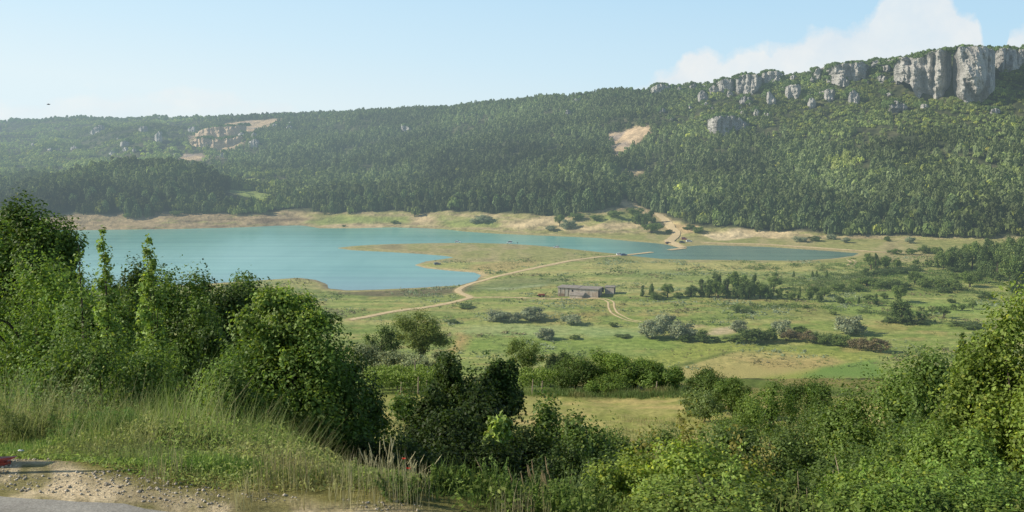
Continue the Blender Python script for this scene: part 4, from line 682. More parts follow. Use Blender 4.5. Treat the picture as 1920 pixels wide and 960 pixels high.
# ---------------------------------------------------------------- vehicles
GLASS = plain('car glass', (.03, .04, .05), .12, .6, .1); TYRE = plain('rubber', (.02, .02, .02), .9, .1); METAL = plain('rim metal', (.5, .5, .5), .4, .5)
def paintm(n, c):
    m, N, L = new_mat(n); return finish(m, N, L, principled(N, L, tuple(c), .3, .5))
def car(px, py, ang, c, label, kind='car', y0=330., off=0):
    p = hit(px, py, y0); e = empty('parked_car', p, math.radians(ang)); tag(e, label, 'car', 'cars parked around the water'); pm = paintm('car paint', c)
    Lc, Wc = 4.3, 1.75; hh = 1.5 if kind == 'car' else 1.95
    prof = [(-2.15, .3), (-2.2, .75), (-2.0, .98), (-.95 if kind == 'car' else -2.1, 1.0 if kind == 'car' else 1.05), (1.0, .98), (2.0, .85), (2.2, .55), (2.15, .3)]
    mb = MB(); i = 0; n_ = len(prof)
    for y in (-Wc / 2, Wc / 2): mb.V += [(x, y * (1 if z < .9 else .95), z) for x, z in prof]
    mb.F += [tuple(range(n_))[::-1], tuple(range(n_, 2 * n_))] + [(k, (k + 1) % n_, n_ + (k + 1) % n_, n_ + k) for k in range(n_)]
    b_ = mb.build('body', pm, e)
    xa, xb, xc, xd = (-1.95, 1.05, -1.45, .3) if kind == 'car' else (-2.15, 1.2, -2.0, .55)
    MB().hexa([(xa, -.78, .985), (xb, -.78, .985), (xb, .78, .985), (xa, .78, .985), (xc, -.62, hh - .06), (xd, -.62, hh - .06), (xd, .62, hh - .06), (xc, .62, hh - .06)]).build('windows', GLASS, e)
    MB().box(xc - .03, xd + .03, -.65, .65, hh - .055, hh, .03).build('car_roof', pm, e)
    for x in (-1.35, 1.35):
        for y in (-.8, .8):
            t = MB().tube([(x, y - .1, .32), (x, y + .1, .32)], .32, 12).build('wheel', TYRE, e); MB().tube([(x, y - .105 * (1 if y < 0 else -1), .32), (x, y - .12 * (1 if y < 0 else -1), .32)], .19, 8).build('rim', METAL, t)
    return e
car(858, 455.0, 0, (.8, .8, .78), 'low white car parked on the grassy spit, leftmost by the water'); car(955, 456.6, 180, (.78, .78, .76), 'white van parked on the grassy spit beside a dark figure', 'van'); car(1043, 464.8, 170, (.55, .58, .6), 'silver car parked near the right end of the grassy spit'); car(820, 496.3, 20, (.16, .17, .18), 'dark grey car parked on the bare tip of the small inlet')
car(1162, 478.6, 10, (.8, .8, .78), 'white car stopped at the start of the causeway'); car(1170, 479.4, 15, (.05, .09, .22), 'dark blue car right behind the white one at the causeway')
car(1283, 449.5, 0, (.4, .06, .05), 'red car parked on the far bank right of the dirt road', 'van', 600); car(1292, 453.5, 10, (.75, .77, .78), 'white car parked on the far bank meadow, rightmost of all', 'car', 600); car(1279, 455.5, 0, (.06, .06, .07), 'dark car on the far bank in front of the red one', 'car', 600); car(1253, 457, 20, (.12, .05, .04), 'dark maroon car at the foot of the far dirt road', 'car', 600)
# the rusty red cart beside the barn
p = hit(1016, 556.5, 330); ca = empty('farm_cart', p, math.radians(8)); tag(ca, 'rusty red farm cart standing on the grass left of the barn', 'cart'); RED = plain('rusty red paint', (.30, .075, .04), .8, .2, .4, 3.)
MB().hexa([(-1.6, -.9, .75), (1.4, -.9, .75), (1.4, .9, .75), (-1.6, .9, .75), (-1.8, -1., 1.5), (1.5, -1., 1.35), (1.5, 1., 1.35), (-1.8, 1., 1.5)]).build('cart_bed', RED, ca); MB().tube([(1.4, 0, .7), (3.4, 0, .45)], .09).build('drawbar', RED, ca); MB().hexa([(-2.6, -.5, .5), (-1.75, -.5, .5), (-1.75, .5, .5), (-2.6, .5, .5), (-2.5, -.4, .9), (-1.8, -.4, 1.), (-1.8, .4, 1.), (-2.5, .4, .9)]).build('seed_box', DARKM, ca)
for x in (-1., .9):
    for y in (-1.05, 1.05): t = MB().tube([(x, y - .1, .45), (x, y + .1, .45)], .45, 12).build('wheel', TYRE, ca); MB().tube([(x, y - .12, .45), (x, y + .12, .45)], .2, 8).build('rim', RED, t)
# people by the water
def person(px, py, shirt, trousers, label, y0=330., rz=0.):
    p = hit(px, py, y0); sk = [(0, 0, .95), (0, 0, 1.15), (0, .01, 1.40), (0, .01, 1.52), (0, -.01, 1.68), (-.19, 0, 1.42), (-.24, -.03, 1.15), (-.23, -.12, .92), (.19, 0, 1.42), (.24, -.03, 1.15), (.23, -.12, .92), (-.1, 0, .9), (-.12, -.02, .5), (-.12, .02, .06), (-.12, -.14, .03), (.1, 0, .9), (.12, .02, .5), (.12, .06, .06), (.12, -.10, .03)]
    ed = [(0, 1), (1, 2), (2, 3), (3, 4), (2, 5), (5, 6), (6, 7), (2, 8), (8, 9), (9, 10), (0, 11), (11, 12), (12, 13), (13, 14), (0, 15), (15, 16), (16, 17), (17, 18)]
    rd = [.15, .14, .16, .06, .105, .07, .05, .035, .07, .05, .035, .1, .07, .045, .04, .1, .07, .045, .04]
    me = bpy.data.meshes.new('person'); me.from_pydata(sk, ed, []); o = link('person', me, None, p); o.rotation_euler[2] = rz
    sm = o.modifiers.new('skin', 'SKIN'); o.modifiers.new('smooth', 'SUBSURF').levels = 1
    for v, q in zip(me.skin_vertices[0].data, rd): v.radius = (q, q)
    me.skin_vertices[0].data[0].use_root = True
    m, N, L = new_mat('clothes and skin'); s_ = N.new('ShaderNodeSeparateXYZ'); L.new(N.new('ShaderNodeTexCoord').outputs['Object'], s_.inputs[0])
    r2 = N.new('ShaderNodeValToRGB'); r2.color_ramp.interpolation = 'CONSTANT'; L.new(mth(N, L, 'MULTIPLY', s_.outputs[2], .5), r2.inputs[0]); el_ = r2.color_ramp.elements; el_.new(.5); el_.new(.6)
    for q, (ps, c_) in zip(el_, ((0, (.04, .035, .03)), (.04, trousers), (.475, shirt), (.745, (.42, .27, .19)))): q.position = ps; q.color = tuple(c_) + (1,)
    me.materials.append(finish(m, N, L, principled(N, L, r2.outputs[0], .8, .2))); return tag(o, label, 'person')
person(970, 457.6, (.03, .03, .035), (.03, .03, .04), 'person in dark clothes standing at the water beside the white van', 330, .4); person(1097, 473.2, (.75, .75, .72), (.3, .3, .32), 'person in a pale shirt standing at the water before the causeway')
# ================================================================ the near slope: trees, shrubs, vines, weeds, road
LK = np.array([1.66, 1.6, 1.42])
def near_plant(name, label, cat, px, pyt, Y, wpx, style, nl, n, leaf, colr, seed, frac=1., trunk=True, pyb=None, mat=LEAF, thick=.06, shoots=0, shootc=None, group=None, inner=.25, up=.45, depth=1., asp=.62, flat=1.):
    """a plant whose top the picture shows at (px, pyt), at the distance Y; it stands on the land there"""
    r_ = np.random.default_rng(seed); x, y, zt = (float(q) for q in at(px, pyt, Y)); zg = gz(x, Y); R = wpx * Y / F_PX / 2 * (1.14 if style in ('bush', 'round') else 1.); H = max(zt - zg, .3)
    e = empty(name, (x, Y, zg)); tag(e, label, cat, group)
    low = H * (1 - frac); Hc = H - low; cl = crown_clumps(r_, style, nl); n, leaf = int(n * 1.6), leaf * .78; V, Fq, cc = foliage(r_, cl, n, R, Hc, leaf, np.asarray(colr) * LK, .24, asp, up, inner)
    V[:, 1] *= depth; k = V[:, 2].max() / Hc; V[:, 2] = V[:, 2] / max(k, .9) * flat + low + Hc * (1 - flat)
    ex = []
    for s in range(shoots):        # leafy shoots standing out of the crown
        q = cl[int(r_.integers(len(cl)))]; b_ = np.array([q[0] * R, q[1] * R * depth, low + q[2] * Hc + q[3] * R * .6]); b_[2] = min(b_[2], H * .97); l_ = r_.uniform(.12, .3) * min(R, 1.6) * (2.6 if seed in (42, 73, 74, 43, 44) else 1.1); d = np.array([r_.normal() * .35, r_.normal() * .35, 1.]); m_ = 26
        t = r_.random(m_); P = b_ + t[:, None] * d * l_ + r_.normal(size=(m_, 3)) * leaf * .6; nr = unit(r_, m_) + [0, 0, .4]; nr /= np.linalg.norm(nr, axis=1)[:, None]
        v2, f2 = cards(P, nr, leaf * r_.uniform(.6, 1.1, m_), asp, r_); c2 = np.repeat(np.tile(shootc or np.asarray(colr) * 1.25 * LK, (m_, 1)) * r_.normal(1, .2, (m_, 1)).clip(.5, 1.6), 4, 0); ex.append((v2, c2))
    if ex:
        V = np.concatenate([V] + [q[0] for q in ex]); cc = np.concatenate([cc] + [q[1] for q in ex]); Fq = np.arange(len(V)).reshape(-1, 4)
    link('crown', mesh_np('crown', V, Fq, cc, mat), e)
    if trunk:
        t = limbs(cl * [1, depth, 1, 1], R, Hc, r_, thick, 9); t.V = [(a, b, c_ + low) for a, b, c_ in t.V]; t.tube([(0, 0, -.3), (0, 0, low + .05)], [thick * 1.15, thick], 7) if low > .3 else None
        t.build('trunk', BARK, e, True)
    return e
S_, T_ = 'shrub', 'tree'
LG = (.105, .165, .040); MG = (.080, .130, .034); DG = (.046, .078, .022); YG = (.155, .215, .052); BG = (.145, .20, .052)
NP = [
 # behind the vineyard and down the slope
 ('round_tree', 'large round tree with a dark right side at the foot of the slope', T_, 788, 570, 190, 122, 'round', 26, 9000, .42, (.115, .15, .048), 1, .62, .30),
 ('small_tree', 'dark broad tree left of the large round tree', T_, 708, 596, 182, 92, 'bush', 14, 5000, .42, (.06, .095, .03), 2, .8, .25),
 ('olive_bush', 'grey-green olive bush at the left, below the dark broad tree', S_, 692, 638, 150, 90, 'bush', 16, 5200, .32, OLIVE, 3, .7, .12), ('olive_bush', 'grey-green olive bush in front of the large round tree', S_, 738, 648, 146, 100, 'bush', 16, 5600, .32, OLIVE, 4, .7, .12), ('olive_bush', 'grey-green olive bush right of the large round tree foot', S_, 782, 656, 143, 80, 'bush', 14, 4600, .32, OLIVE, 5, .7, .12), ('olive_bush', 'last grey olive bush beside the dark upright shrub', S_, 828, 656, 146, 66, 'bush', 12, 3800, .32, OLIVE, 6, .7, .12),
 ('feathery_tree', 'airy feathery tree with thin reddish stems behind the vineyard', T_, 984, 632, 135, 74, 'round', 20, 5200, .24, (.11, .15, .05), 7, .85, .16), ('shrub', 'dark low bush at the feet of the feathery tree', S_, 1003, 694, 128, 60, 'bush', 10, 2600, .26, DG, 8, .6, .1),
 ('shrub', 'small dark bush on the field right of the feathery tree', S_, 1056, 652, 205, 48, 'bush', 8, 1800, .4, (.06, .095, .03), 9, .5, .1), ('shrub', 'low dark bush left part on the field by the small one', S_, 1036, 660, 205, 30, 'bush', 8, 1400, .4, (.06, .095, .03), 10, .5, .1),
 ('leafy_tree', 'dark round tree at the left end of the row behind the mown field', T_, 1080, 664, 101, 112, 'bush', 8, 9000, .23, (.066, .105, .030), 11, .95, .16), ('leafy_tree', 'bright leafy tree second in the row behind the mown field', T_, 1140, 652, 103, 108, 'bush', 9, 8000, .25, (.12, .185, .045), 12, .95, .16), ('leafy_tree', 'spreading green tree in the middle of the row behind the mown field', T_, 1192, 666, 102, 106, 'bush', 10, 8000, .25, (.10, .16, .04), 13, .95, .16), ('leafy_tree', 'green tree at the right end of the row behind the mown field', T_, 1242, 678, 101, 80, 'bush', 9, 6000, .24, (.085, .14, .036), 14, .95, .14), ('leafy_tree', 'low bright tree in front of the row behind the mown field', T_, 1135, 700, 99, 100, 'bush', 14, 5200, .23, (.105, .165, .042), 15, .95, .1),
 ('leafy_tree', 'dark bushy tree standing before the tan field', T_, 1328, 684, 84, 100, 'bush', 16, 7000, .19, (.062, .10, .03), 16, .9, .1), ('shrub', 'pale green bush in front of the dark bushy tree', S_, 1322, 728, 78, 90, 'bush', 14, 5200, .18, (.12, .165, .07), 17, .9, .06), ('leafy_tree', 'round green bush tree right of the dark bushy tree', T_, 1378, 702, 80, 82, 'bush', 14, 6000, .18, (.085, .135, .036), 18, .9, .09),
 ('leafy_tree', 'dark tree with pointed tufts below the bright green field', T_, 1520, 690, 66, 116, 'bush', 18, 7600, .16, (.058, .098, .027), 19, .9, .1), ('shrub', 'green shrub left of the dark tufted tree', S_, 1448, 708, 62, 110, 'bush', 16, 6400, .15, (.088, .14, .036), 20, .9, .08), ('shrub', 'light green shrub row at the end of the mown field', S_, 1400, 740, 56, 110, 'bush', 16, 6400, .14, (.115, .17, .046), 21, .9, .06),
 # left group
 ('oak', 'tall dark oak cut by the left border of the picture', T_, 30, 352, 33, 230, 'bush', 34, 24000, .17, (.058, .098, .024), 22, .5, .22), ('oak', 'dark lower oak leaning out behind the tall one', T_, 88, 398, 31, 150, 'bush', 20, 11000, .16, (.050, .085, .022), 23, .75, .15),
 ('hazel', 'broad pale green hazel at the left border', T_, 60, 436, 23, 300, 'bush', 30, 20000, .105, LG, 24, .68, .09), ('hazel', 'lower hazel with small pale leaves over the weeds', T_, 175, 582, 16.5, 330, 'bush', 30, 22000, .075, (.10, .155, .045), 25, .97, .07), ('hazel', 'leafy hazel behind the slender saplings', T_, 205, 500, 21, 240, 'bush', 24, 15000, .095, MG, 26, .95, .08),
 ('slender_sapling', 'left slender sapling with a leafy spire above the water', T_, 192, 422, 19, 130, 'spire', 14, 2200, .1, (.125, .185, .05), 27, .72, .035), ('slender_sapling', 'right slender sapling with a bare thin stem and leafy spire', T_, 278, 438, 18.5, 125, 'spire', 14, 2200, .1, (.125, .185, .05), 28, .66, .04), ('slender_sapling', 'short thin sapling left of the slender spires', T_, 146, 440, 20, 56, 'spire', 9, 500, .09, (.11, .165, .05), 29, .6, .03),
 ('maple', 'dark maple crown right behind the left sapling', T_, 250, 468, 36, 150, 'bush', 16, 8000, .16, DG, 30, .5, .13), ('maple', 'green maple filling the gap right of the saplings', T_, 335, 484, 30, 190, 'bush', 20, 12000, .13, MG, 31, .7, .12), ('oak', 'dark oak with a knobbly top in front of the lake', T_, 408, 486, 37, 200, 'bush', 22, 13000, .165, (.044, .075, .022), 32, .6, .16),
 ('maple', 'rounded green tree between the knobbly oak and the pale shrub', T_, 476, 500, 40, 150, 'bush', 16, 9000, .17, (.066, .11, .032), 34, .55, .13), ('elder', 'pale flowering tree top behind the big glossy shrub', T_, 536, 500, 27, 130, 'bush', 16, 7000, .12, (.165, .205, .085), 35, .9, .09), ('maple', 'low dark maple in the hollow behind the big glossy shrub', T_, 400, 575, 24, 150, 'bush', 20, 9000, .11, DG, 36, .95, .1),
 ('glossy_shrub', 'big glossy-leaved shrub in the middle left, nearest to the road', S_, 522, 545, 15, 340, 'bush', 36, 46000, .078, (.086, .14, .036), 37, .99, .07), ('glossy_shrub', 'lower right lobe of the glossy shrubs, in deep shade', S_, 625, 632, 16, 200, 'bush', 20, 15000, .075, (.050, .085, .026), 38, .97, .05), ('glossy_shrub', 'small glossy shrub low beside the weeds', S_, 405, 662, 13.5, 170, 'bush', 18, 11000, .065, (.10, .155, .044), 39, .97, .04), ('glossy_shrub', 'top spray of the glossy shrubs with bright leaves', S_, 545, 528, 15.4, 190, 'bush', 12, 5200, .085, (.13, .19, .05), 40, .34, .03),  # the lobe in deep shade has that shade in a darker leaf colour
 # centre
 ('twiggy_shrub', 'thin twiggy shrub before the vineyard', S_, 732, 700, 18, 120, 'bush', 16, 4200, .085, MG, 41, .96, .04), ('upright_shrub', 'tallest upright column of the dark central shrubs', S_, 850, 650, 24, 120, 'bush', 14, 11000, .115, (.040, .068, .020), 42, .55, .09), ('upright_shrub', 'second upright column right of the tallest dark one', S_, 905, 664, 24.5, 120, 'bush', 14, 10000, .115, (.036, .064, .019), 73, .5, .09), ('upright_shrub', 'right shoulder column of the dark central shrubs', S_, 946, 668, 25, 80, 'bush', 11, 7000, .115, (.034, .060, .018), 74, .5, .09), ('upright_shrub', 'left shoulder column of the dark central shrubs', S_, 812, 706, 23, 130, 'bush', 14, 10000, .11, (.038, .064, .019), 43, .6, .06), ('upright_shrub', 'broad dark mass under the central columns', S_, 892, 714, 22, 345, 'bush', 30, 26000, .11, (.030, .052, .016), 75, .98, .06), ('elm_shrub', 'dark leafy elm shrub with lit top right of the columns', S_, 1056, 730, 22, 190, 'bush', 16, 12000, .12, (.070, .115, .032), 44, .98, .08), ('elm_shrub', 'round shoulder right of the leafy elm shrub', S_, 1098, 764, 21, 150, 'bush', 18, 10000, .11, (.062, .10, .03), 76, .98, .06), ('elm_shrub', 'low shaded elm shrub joining the two dark shrubs', S_, 990, 766, 20.5, 240, 'bush', 24, 15000, .10, (.032, .055, .017), 45, .98, .06), ('elm_shrub', 'shaded low shrub at the foot of the leafy elm shrub', S_, 1090, 806, 18, 190, 'bush', 18, 10000, .085, (.05, .085, .025), 46, .98, .05), ('elm_shrub', 'shaded low shrub left of the dark columns', S_, 775, 822, 15, 170, 'bush', 16, 9000, .08, (.040, .066, .02), 47, .98, .04),  # shaded shrubs: shade is put into the leaf colour, darker than the lit ones
 ('climber', 'bright large-leaved climber hanging on the dark columns', S_, 932, 768, 18.2, 56, 'bush', 8, 420, .15, (.19, .26, .085), 48, .30, .02),
 # right
 ('yellow_shrub', 'yellow-green bush with pale young leaves in the lower right', S_, 1300, 793, 8.8, 400, 'bush', 30, 24000, .060, YG, 49, .99, .03), ('yellow_shrub', 'yellow-green bush between the first one and the dark thicket', S_, 1205, 822, 9.6, 170, 'bush', 20, 11000, .05, (.14, .19, .045), 77, .99, .02), ('yellow_shrub', 'left part of the yellow-green bushes over the weeds', S_, 1180, 862, 8.6, 210, 'bush', 18, 11000, .048, (.15, .20, .045), 50, .99, .02),
 ('thorn_shrub', 'grey-green thorn bush in the middle of the right slope', S_, 1440, 770, 26, 250, 'bush', 28, 18000, .10, (.084, .126, .044), 51, .97, .07), ('thorn_shrub', 'broad thorn bush below the dark tufted tree', S_, 1560, 748, 28, 230, 'bush', 26, 18000, .105, (.090, .135, .044), 52, .97, .07), ('thorn_shrub', 'thorn bush with white blossom sprays low on the right slope', S_, 1590, 820, 15, 220, 'bush', 24, 15000, .07, (.088, .135, .040), 53, .98, .05), ('thorn_shrub', 'shaded thorn bush right of the yellow-green bush', S_, 1480, 850, 14, 190, 'bush', 22, 13000, .065, (.070, .112, .034), 54, .98, .04),
 ('tall_shrub', 'tall leafy bush rising in front of the right meadow', S_, 1660, 650, 24, 220, 'bush', 28, 20000, .105, (.098, .152, .042), 55, .98, .09), ('tall_shrub', 'second tall leafy bush right of the first, before the meadow', S_, 1770, 640, 22, 200, 'bush', 26, 17000, .10, (.086, .135, .038), 56, .98, .09), ('tall_shrub', 'spiky topped bush between the second tall bush and the right edge', S_, 1806, 622, 25, 70, 'spire', 9, 3000, .11, (.07, .11, .034), 57, .5, .05), ('tall_shrub', 'dark lower bush under the two tall leafy bushes', S_, 1690, 740, 18, 240, 'bush', 26, 17000, .085, (.075, .12, .034), 58, .98, .06),
 ('young_oak', 'yellow-green bush with reddish tips at the right border', S_, 1945, 512, 9.8, 270, 'bush', 36, 26000, .056, (.125, .175, .040), 59, .99, .04), ('young_oak', 'leafy bush below the reddish tipped one at the right border', S_, 1850, 700, 10.5, 260, 'bush', 30, 24000, .058, (.100, .155, .038), 60, .99, .04), ('young_oak', 'bright low bush in the lower right corner', S_, 1800, 800, 8.4, 300, 'bush', 28, 24000, .048, (.115, .175, .042), 61, .99, .03), ('young_oak', 'bright low bush left of the corner bush', S_, 1655, 862, 8.2, 240, 'bush', 24, 17000, .046, (.125, .185, .046), 62, .99, .03),
 ('young_oak', 'middle bush on the right border between the tipped and the low ones', S_, 1868, 610, 10.2, 190, 'bush', 26, 16000, .056, (.115, .165, .040), 63, .99, .04),
 ('thorn_shrub', 'low thorn bush at the bottom of the mown field, left of the pale one', S_, 1285, 786, 33, 170, 'bush', 18, 9000, .10, (.09, .135, .042), 80, .97, .05), ('thorn_shrub', 'low green bush between the elm shrubs and the mown field', S_, 1172, 796, 29, 150, 'bush', 18, 9000, .10, (.08, .125, .038), 81, .97, .05),
 ('elm_shrub', 'black shaded shrub under the dark columns', S_, 880, 800, 17.5, 240, 'bush', 24, 15000, .09, (.026, .045, .014), 64, .98, .05), ('elm_shrub', 'dark shade shrub at the right end of the central thicket', S_, 1150, 838, 15, 170, 'bush', 20, 11000, .08, (.045, .075, .023), 65, .98, .05), ('elm_shrub', 'dark low shrub in front of the central shade', S_, 1000, 858, 12.5, 230, 'bush', 22, 12000, .065, (.030, .05, .016), 66, .98, .03), ('elm_shrub', 'dark low shrub right of the glossy shrub', S_, 705, 800, 14.5, 130, 'bush', 18, 9000, .075, (.036, .06, .018), 67, .98, .04),  # shade painted in as near-black leaf colour
 ('low_shrub', 'low bright shrub at the bottom edge under the corner bush', S_, 1850, 905, 6.8, 260, 'bush', 20, 12000, .042, (.115, .18, .045), 68, .99, .02), ('low_shrub', 'low leafy shrub at the bottom edge right of the dry stalks', S_, 1660, 925, 6.6, 190, 'bush', 18, 9000, .040, (.12, .185, .045), 69, .99, .02), ('low_shrub', 'low leafy shrub at the bottom edge below the yellow-green bush', S_, 1330, 944, 6.6, 300, 'bush', 20, 9000, .042, (.135, .19, .05), 70, .99, .02),
 ('thorn_shrub', 'pale thorn bush right of the mown field end', S_, 1350, 790, 30, 130, 'bush', 18, 9000, .10, (.105, .15, .05), 71, .97, .05), ('thorn_shrub', 'thorn bush between the two tall leafy bushes and the corner', S_, 1740, 780, 13, 220, 'bush', 24, 15000, .065, (.095, .15, .04), 72, .98, .04),
]
SHOOT = {63: 20, 68: 14, 69: 12, 70: 14, 24: 14, 25: 20, 26: 12, 35: 10, 37: 26, 40: 12, 39: 8, 49: 40, 50: 16, 55: 14, 56: 14, 59: 26, 60: 14, 61: 18, 62: 14, 44: 30, 42: 40, 73: 34, 74: 24, 43: 30, 76: 16, 75: 30, 51: 10, 52: 10}
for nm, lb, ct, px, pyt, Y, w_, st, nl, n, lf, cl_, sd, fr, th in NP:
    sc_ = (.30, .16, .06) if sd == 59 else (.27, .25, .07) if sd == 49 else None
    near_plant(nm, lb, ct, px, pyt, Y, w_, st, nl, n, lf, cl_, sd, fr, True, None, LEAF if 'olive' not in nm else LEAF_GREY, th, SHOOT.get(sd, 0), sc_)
# white blossom sprays on the thorn bush
r_ = np.random.default_rng(901)
WHITE = plain('blossom', (.7, .7, .62), .8, .1)

# ---------------------------------------------------------------- vineyard
VINE_C = (.22, .30, .07); POST = plain('grey post wood', (.30, .25, .18), .9, .1, .3, 8.)
r_ = np.random.default_rng(950)
VROWS = [(690, 834, 98.5, 'front vine row left of the dark columns'), (686, 840, 101.5, 'second vine row left of the dark columns'), (684, 842, 104.5, 'third vine row left of the dark columns'), (684, 842, 107.5, 'back vine row left of the dark columns'), (972, 1046, 99, 'front vine row right of the dark columns'), (968, 1044, 103, 'back vine row right of the dark columns')]
for a0, a1, Y, lb in VROWS:
    x0 = float(at(a0, 720, Y)[0]); x1 = float(at(a1, 720, Y)[0]); n = int((x1 - x0) * 330); x = r_.uniform(x0, x1, n); g_ = height(x, np.full(n, Y)); lump = .75 + .5 * vn(x * 1.1, x * 0 + Y, 3)
    up_ = r_.random(n) ** .75; P = np.stack([x, Y + r_.normal(size=n) * .32, g_ + .55 + up_ * 1.5 * lump], 1); nr = r_.normal(size=(n, 3)) * .6 + [-.15, -.5, .5]; nr /= np.linalg.norm(nr, axis=1)[:, None]
    V, Fq = cards(P, nr, r_.uniform(.13, .24, n), .8, r_); e = empty('vine_row', (0, 0, 0)); tag(e, lb, 'vine row', 'vine rows of the small vineyard'); link('foliage', mesh_np('foliage', V, Fq, np.repeat(np.tile(VINE_C, (n, 1)) * r_.normal(1, .25, (n, 1)).clip(.5, 1.7), 4, 0), LEAF), e)
    st = MB()
    for xx in np.arange(x0 + .4, x1, 1.1): st.tube([(xx, Y, gz(xx, Y) - .1), (xx + r_.normal() * .06, Y, gz(xx, Y) + .5), (xx + r_.normal() * .1, Y, gz(xx, Y) + 1.1)], [.035, .03, .02], 5)
    st.build('vine_stems', BARK, e)
for px, pyb, Y, h, lb in [(784, 753, 97.4, 1.9, 'tall vineyard post in the middle of the left rows'), (752, 752, 97.4, 1.25, 'short dark post left of the tall vineyard post'), (800, 751, 97.4, 1.5, 'pale post right of the tall vineyard post'), (778, 726, 103, 3.2, 'forked tall post sticking out above the left vines'), (998, 748, 97.6, 1.6, 'vineyard post right of the dark columns'), (1016, 744, 98, 1.3, 'thin vineyard post beside the right rows'), (1052, 735, 101, 1.7, 'stout post at the end of the right vine rows'), (1070, 736, 103, 1.6, 'post under the dark round tree'), (1230, 752, 98, 1.2, 'pale stub post under the tree row behind the mown field'), (745, 750, 99, 1.2, 'leaning stake in the left vine rows')]:
    x = float(at(px, pyb, Y)[0]); b0 = np.array([x, Y, gz(x, Y)]); mb = MB().tube([b0 - [0, 0, .2], b0 + [.03, 0, h * .6], b0 + [.06, 0, h]], [.075, .07, .06], 7)
    if 'forked' in lb: mb.tube([b0 + [.05, 0, h * .78], b0 + [-.35, 0, h * 1.02]], [.05, .03], 5)
    tag(mb.build('vineyard_post', POST), lb, 'post', 'posts of the vineyard')

# ---------------------------------------------------------------- grass and weeds
GRASS = leaf_mat('grass blades', .42, False, .6, .2, (1.1, 1.15, .75))
def blades(x, y, h, wd, colr, r_, lean=.35, z=None):
    n = len(x); z = height(x, y) if z is None else z; a = r_.random(n) * 6.283; d = np.stack([np.cos(a), np.sin(a), 0 * a], 1); s = np.stack([-np.sin(a), np.cos(a), 0 * a], 1); l_ = (r_.random(n) * lean * h)[:, None]; wd = np.asarray(wd).reshape(-1, 1)
    b0 = np.stack([x, y, z - .03], 1); m_ = b0 + d * l_ * .35 + np.stack([0 * h, 0 * h, h * .6], 1); t = b0 + d * l_ + np.stack([0 * h, 0 * h, h], 1)
    V = np.stack([b0 - s * wd, b0 + s * wd, m_ + s * wd * .7, m_ - s * wd * .7, t + s * wd * .12, t - s * wd * .12], 1).reshape(-1, 3); i = np.arange(n)[:, None] * 6
    Fq = np.concatenate([i + [0, 1, 2, 3], i + [3, 2, 4, 5]], 0); return V, Fq, np.repeat(colr, 6, 0)
r_ = np.random.default_rng(960)
def grass(name, label, n, xr, yr, hf, wd, colf, keep, lean=.45):
    x = r_.uniform(*xr, n); y = r_.uniform(*yr, n); k = keep(x, y) > r_.random(n); x, y = x[k], y[k]; h = hf(x, y) * r_.uniform(.55, 1.15, len(x)); V, Fq, cc = blades(x, y, h, wd * r_.uniform(.6, 1.3, len(x)), colf(x, y), r_, lean)
    return tag(link(name, mesh_np(name, V, Fq, cc, GRASS)), label, None, None, 'stuff')
def mixcol(x, y, a, b_, s, sc=1.2):
    t = sstep(.4, .62, fbm(x * sc, y * sc, s))[:, None]; return (np.array(a) * (1 - t) + np.array(b_) * t) * r_.normal(1, .22, (len(x), 1)).clip(.4, 1.7)
vedge = verge
grass('verge_grass', 'short bright grass along the gravel verge', 90000, (-5.6, .3), (6.0, 8.8), lambda x, y: (.035 + .13 * sstep(.1, .9, y - vedge(x)) * (.3 + 1.2 * fbm(x * 2, y * 2, 11))) * (1 - .45 * sstep(-2.4, -1.2, x)), .0032, lambda x, y: mixcol(x, y, (.19, .30, .08), (.27, .30, .14), 101) * np.where((x > -1.9)[:, None], [1.05, .98, 1.], [1., 1., 1.]), lambda x, y: sstep(-.12, .3, y - vedge(x) + (fbm(x * 2, y * 2, 2) - .5) * .7))
grass('tall_grass', 'tall mixed grass and dry stems on the bank beside the road', 42000, (-7.5, 1.6), (7.6, 12.5), lambda x, y: (.05 + .85 * sstep(.3, 2.4, y - vedge(x)) * sstep(-.4, -3.9, x)) * (.35 + 1.3 * fbm(x * 1.5, y * 1.5, 3)), .0030, lambda x, y: mixcol(x, y, (.24, .32, .085), (.40, .39, .19), 102), lambda x, y: sstep(.1, .9, y - vedge(x)) * sstep(12.5, 10.5, y) * (.25 + sstep(.4, .6, fbm(x * 1.6, y * 1.6, 4))), .75)
grass('dry_grass', 'straw coloured dry grass stems in the middle of the verge', 8000, (-2.6, .4), (6.05, 9.5), lambda x, y: .05 + .24 * sstep(.55, .72, fbm(x * 2.2, y * 2.2, 5)), .0024, lambda x, y: mixcol(x, y, (.36, .33, .20), (.30, .26, .15), 103, 3.), lambda x, y: .25 + sstep(.4, .6, fbm(x * 2.2, y * 2.2, 5)), .3)
grass('bank_grass', 'rank green grass between the bushes in the lower right', 52000, (-.6, 6.8), (6.3, 14), lambda x, y: .08 + .26 * fbm(x * 1.4, y * 1.4, 6), .0034, lambda x, y: mixcol(x, y, (.13, .20, .05), (.22, .23, .08), 104), lambda x, y: sstep(2.4, .2, x) * .8 + .1)
grass('field_grass', 'tall pale grass edging the mown field', 22000, (-12, 24), (93.5, 100), lambda x, y: .15 + 1.5 * np.clip(fbm(x * .35, y * .5, 7) - .25, 0, 1), .028, lambda x, y: mixcol(x, y, (.17, .24, .085), (.28, .27, .12), 105, .3), lambda x, y: np.where((x > 4) | (x < -9), .9, .3) * sstep(2.6, .8, np.abs(y - 97.3 + x * .12 + (fbm(x * .3, x * 0, 9) - .5) * 5)))
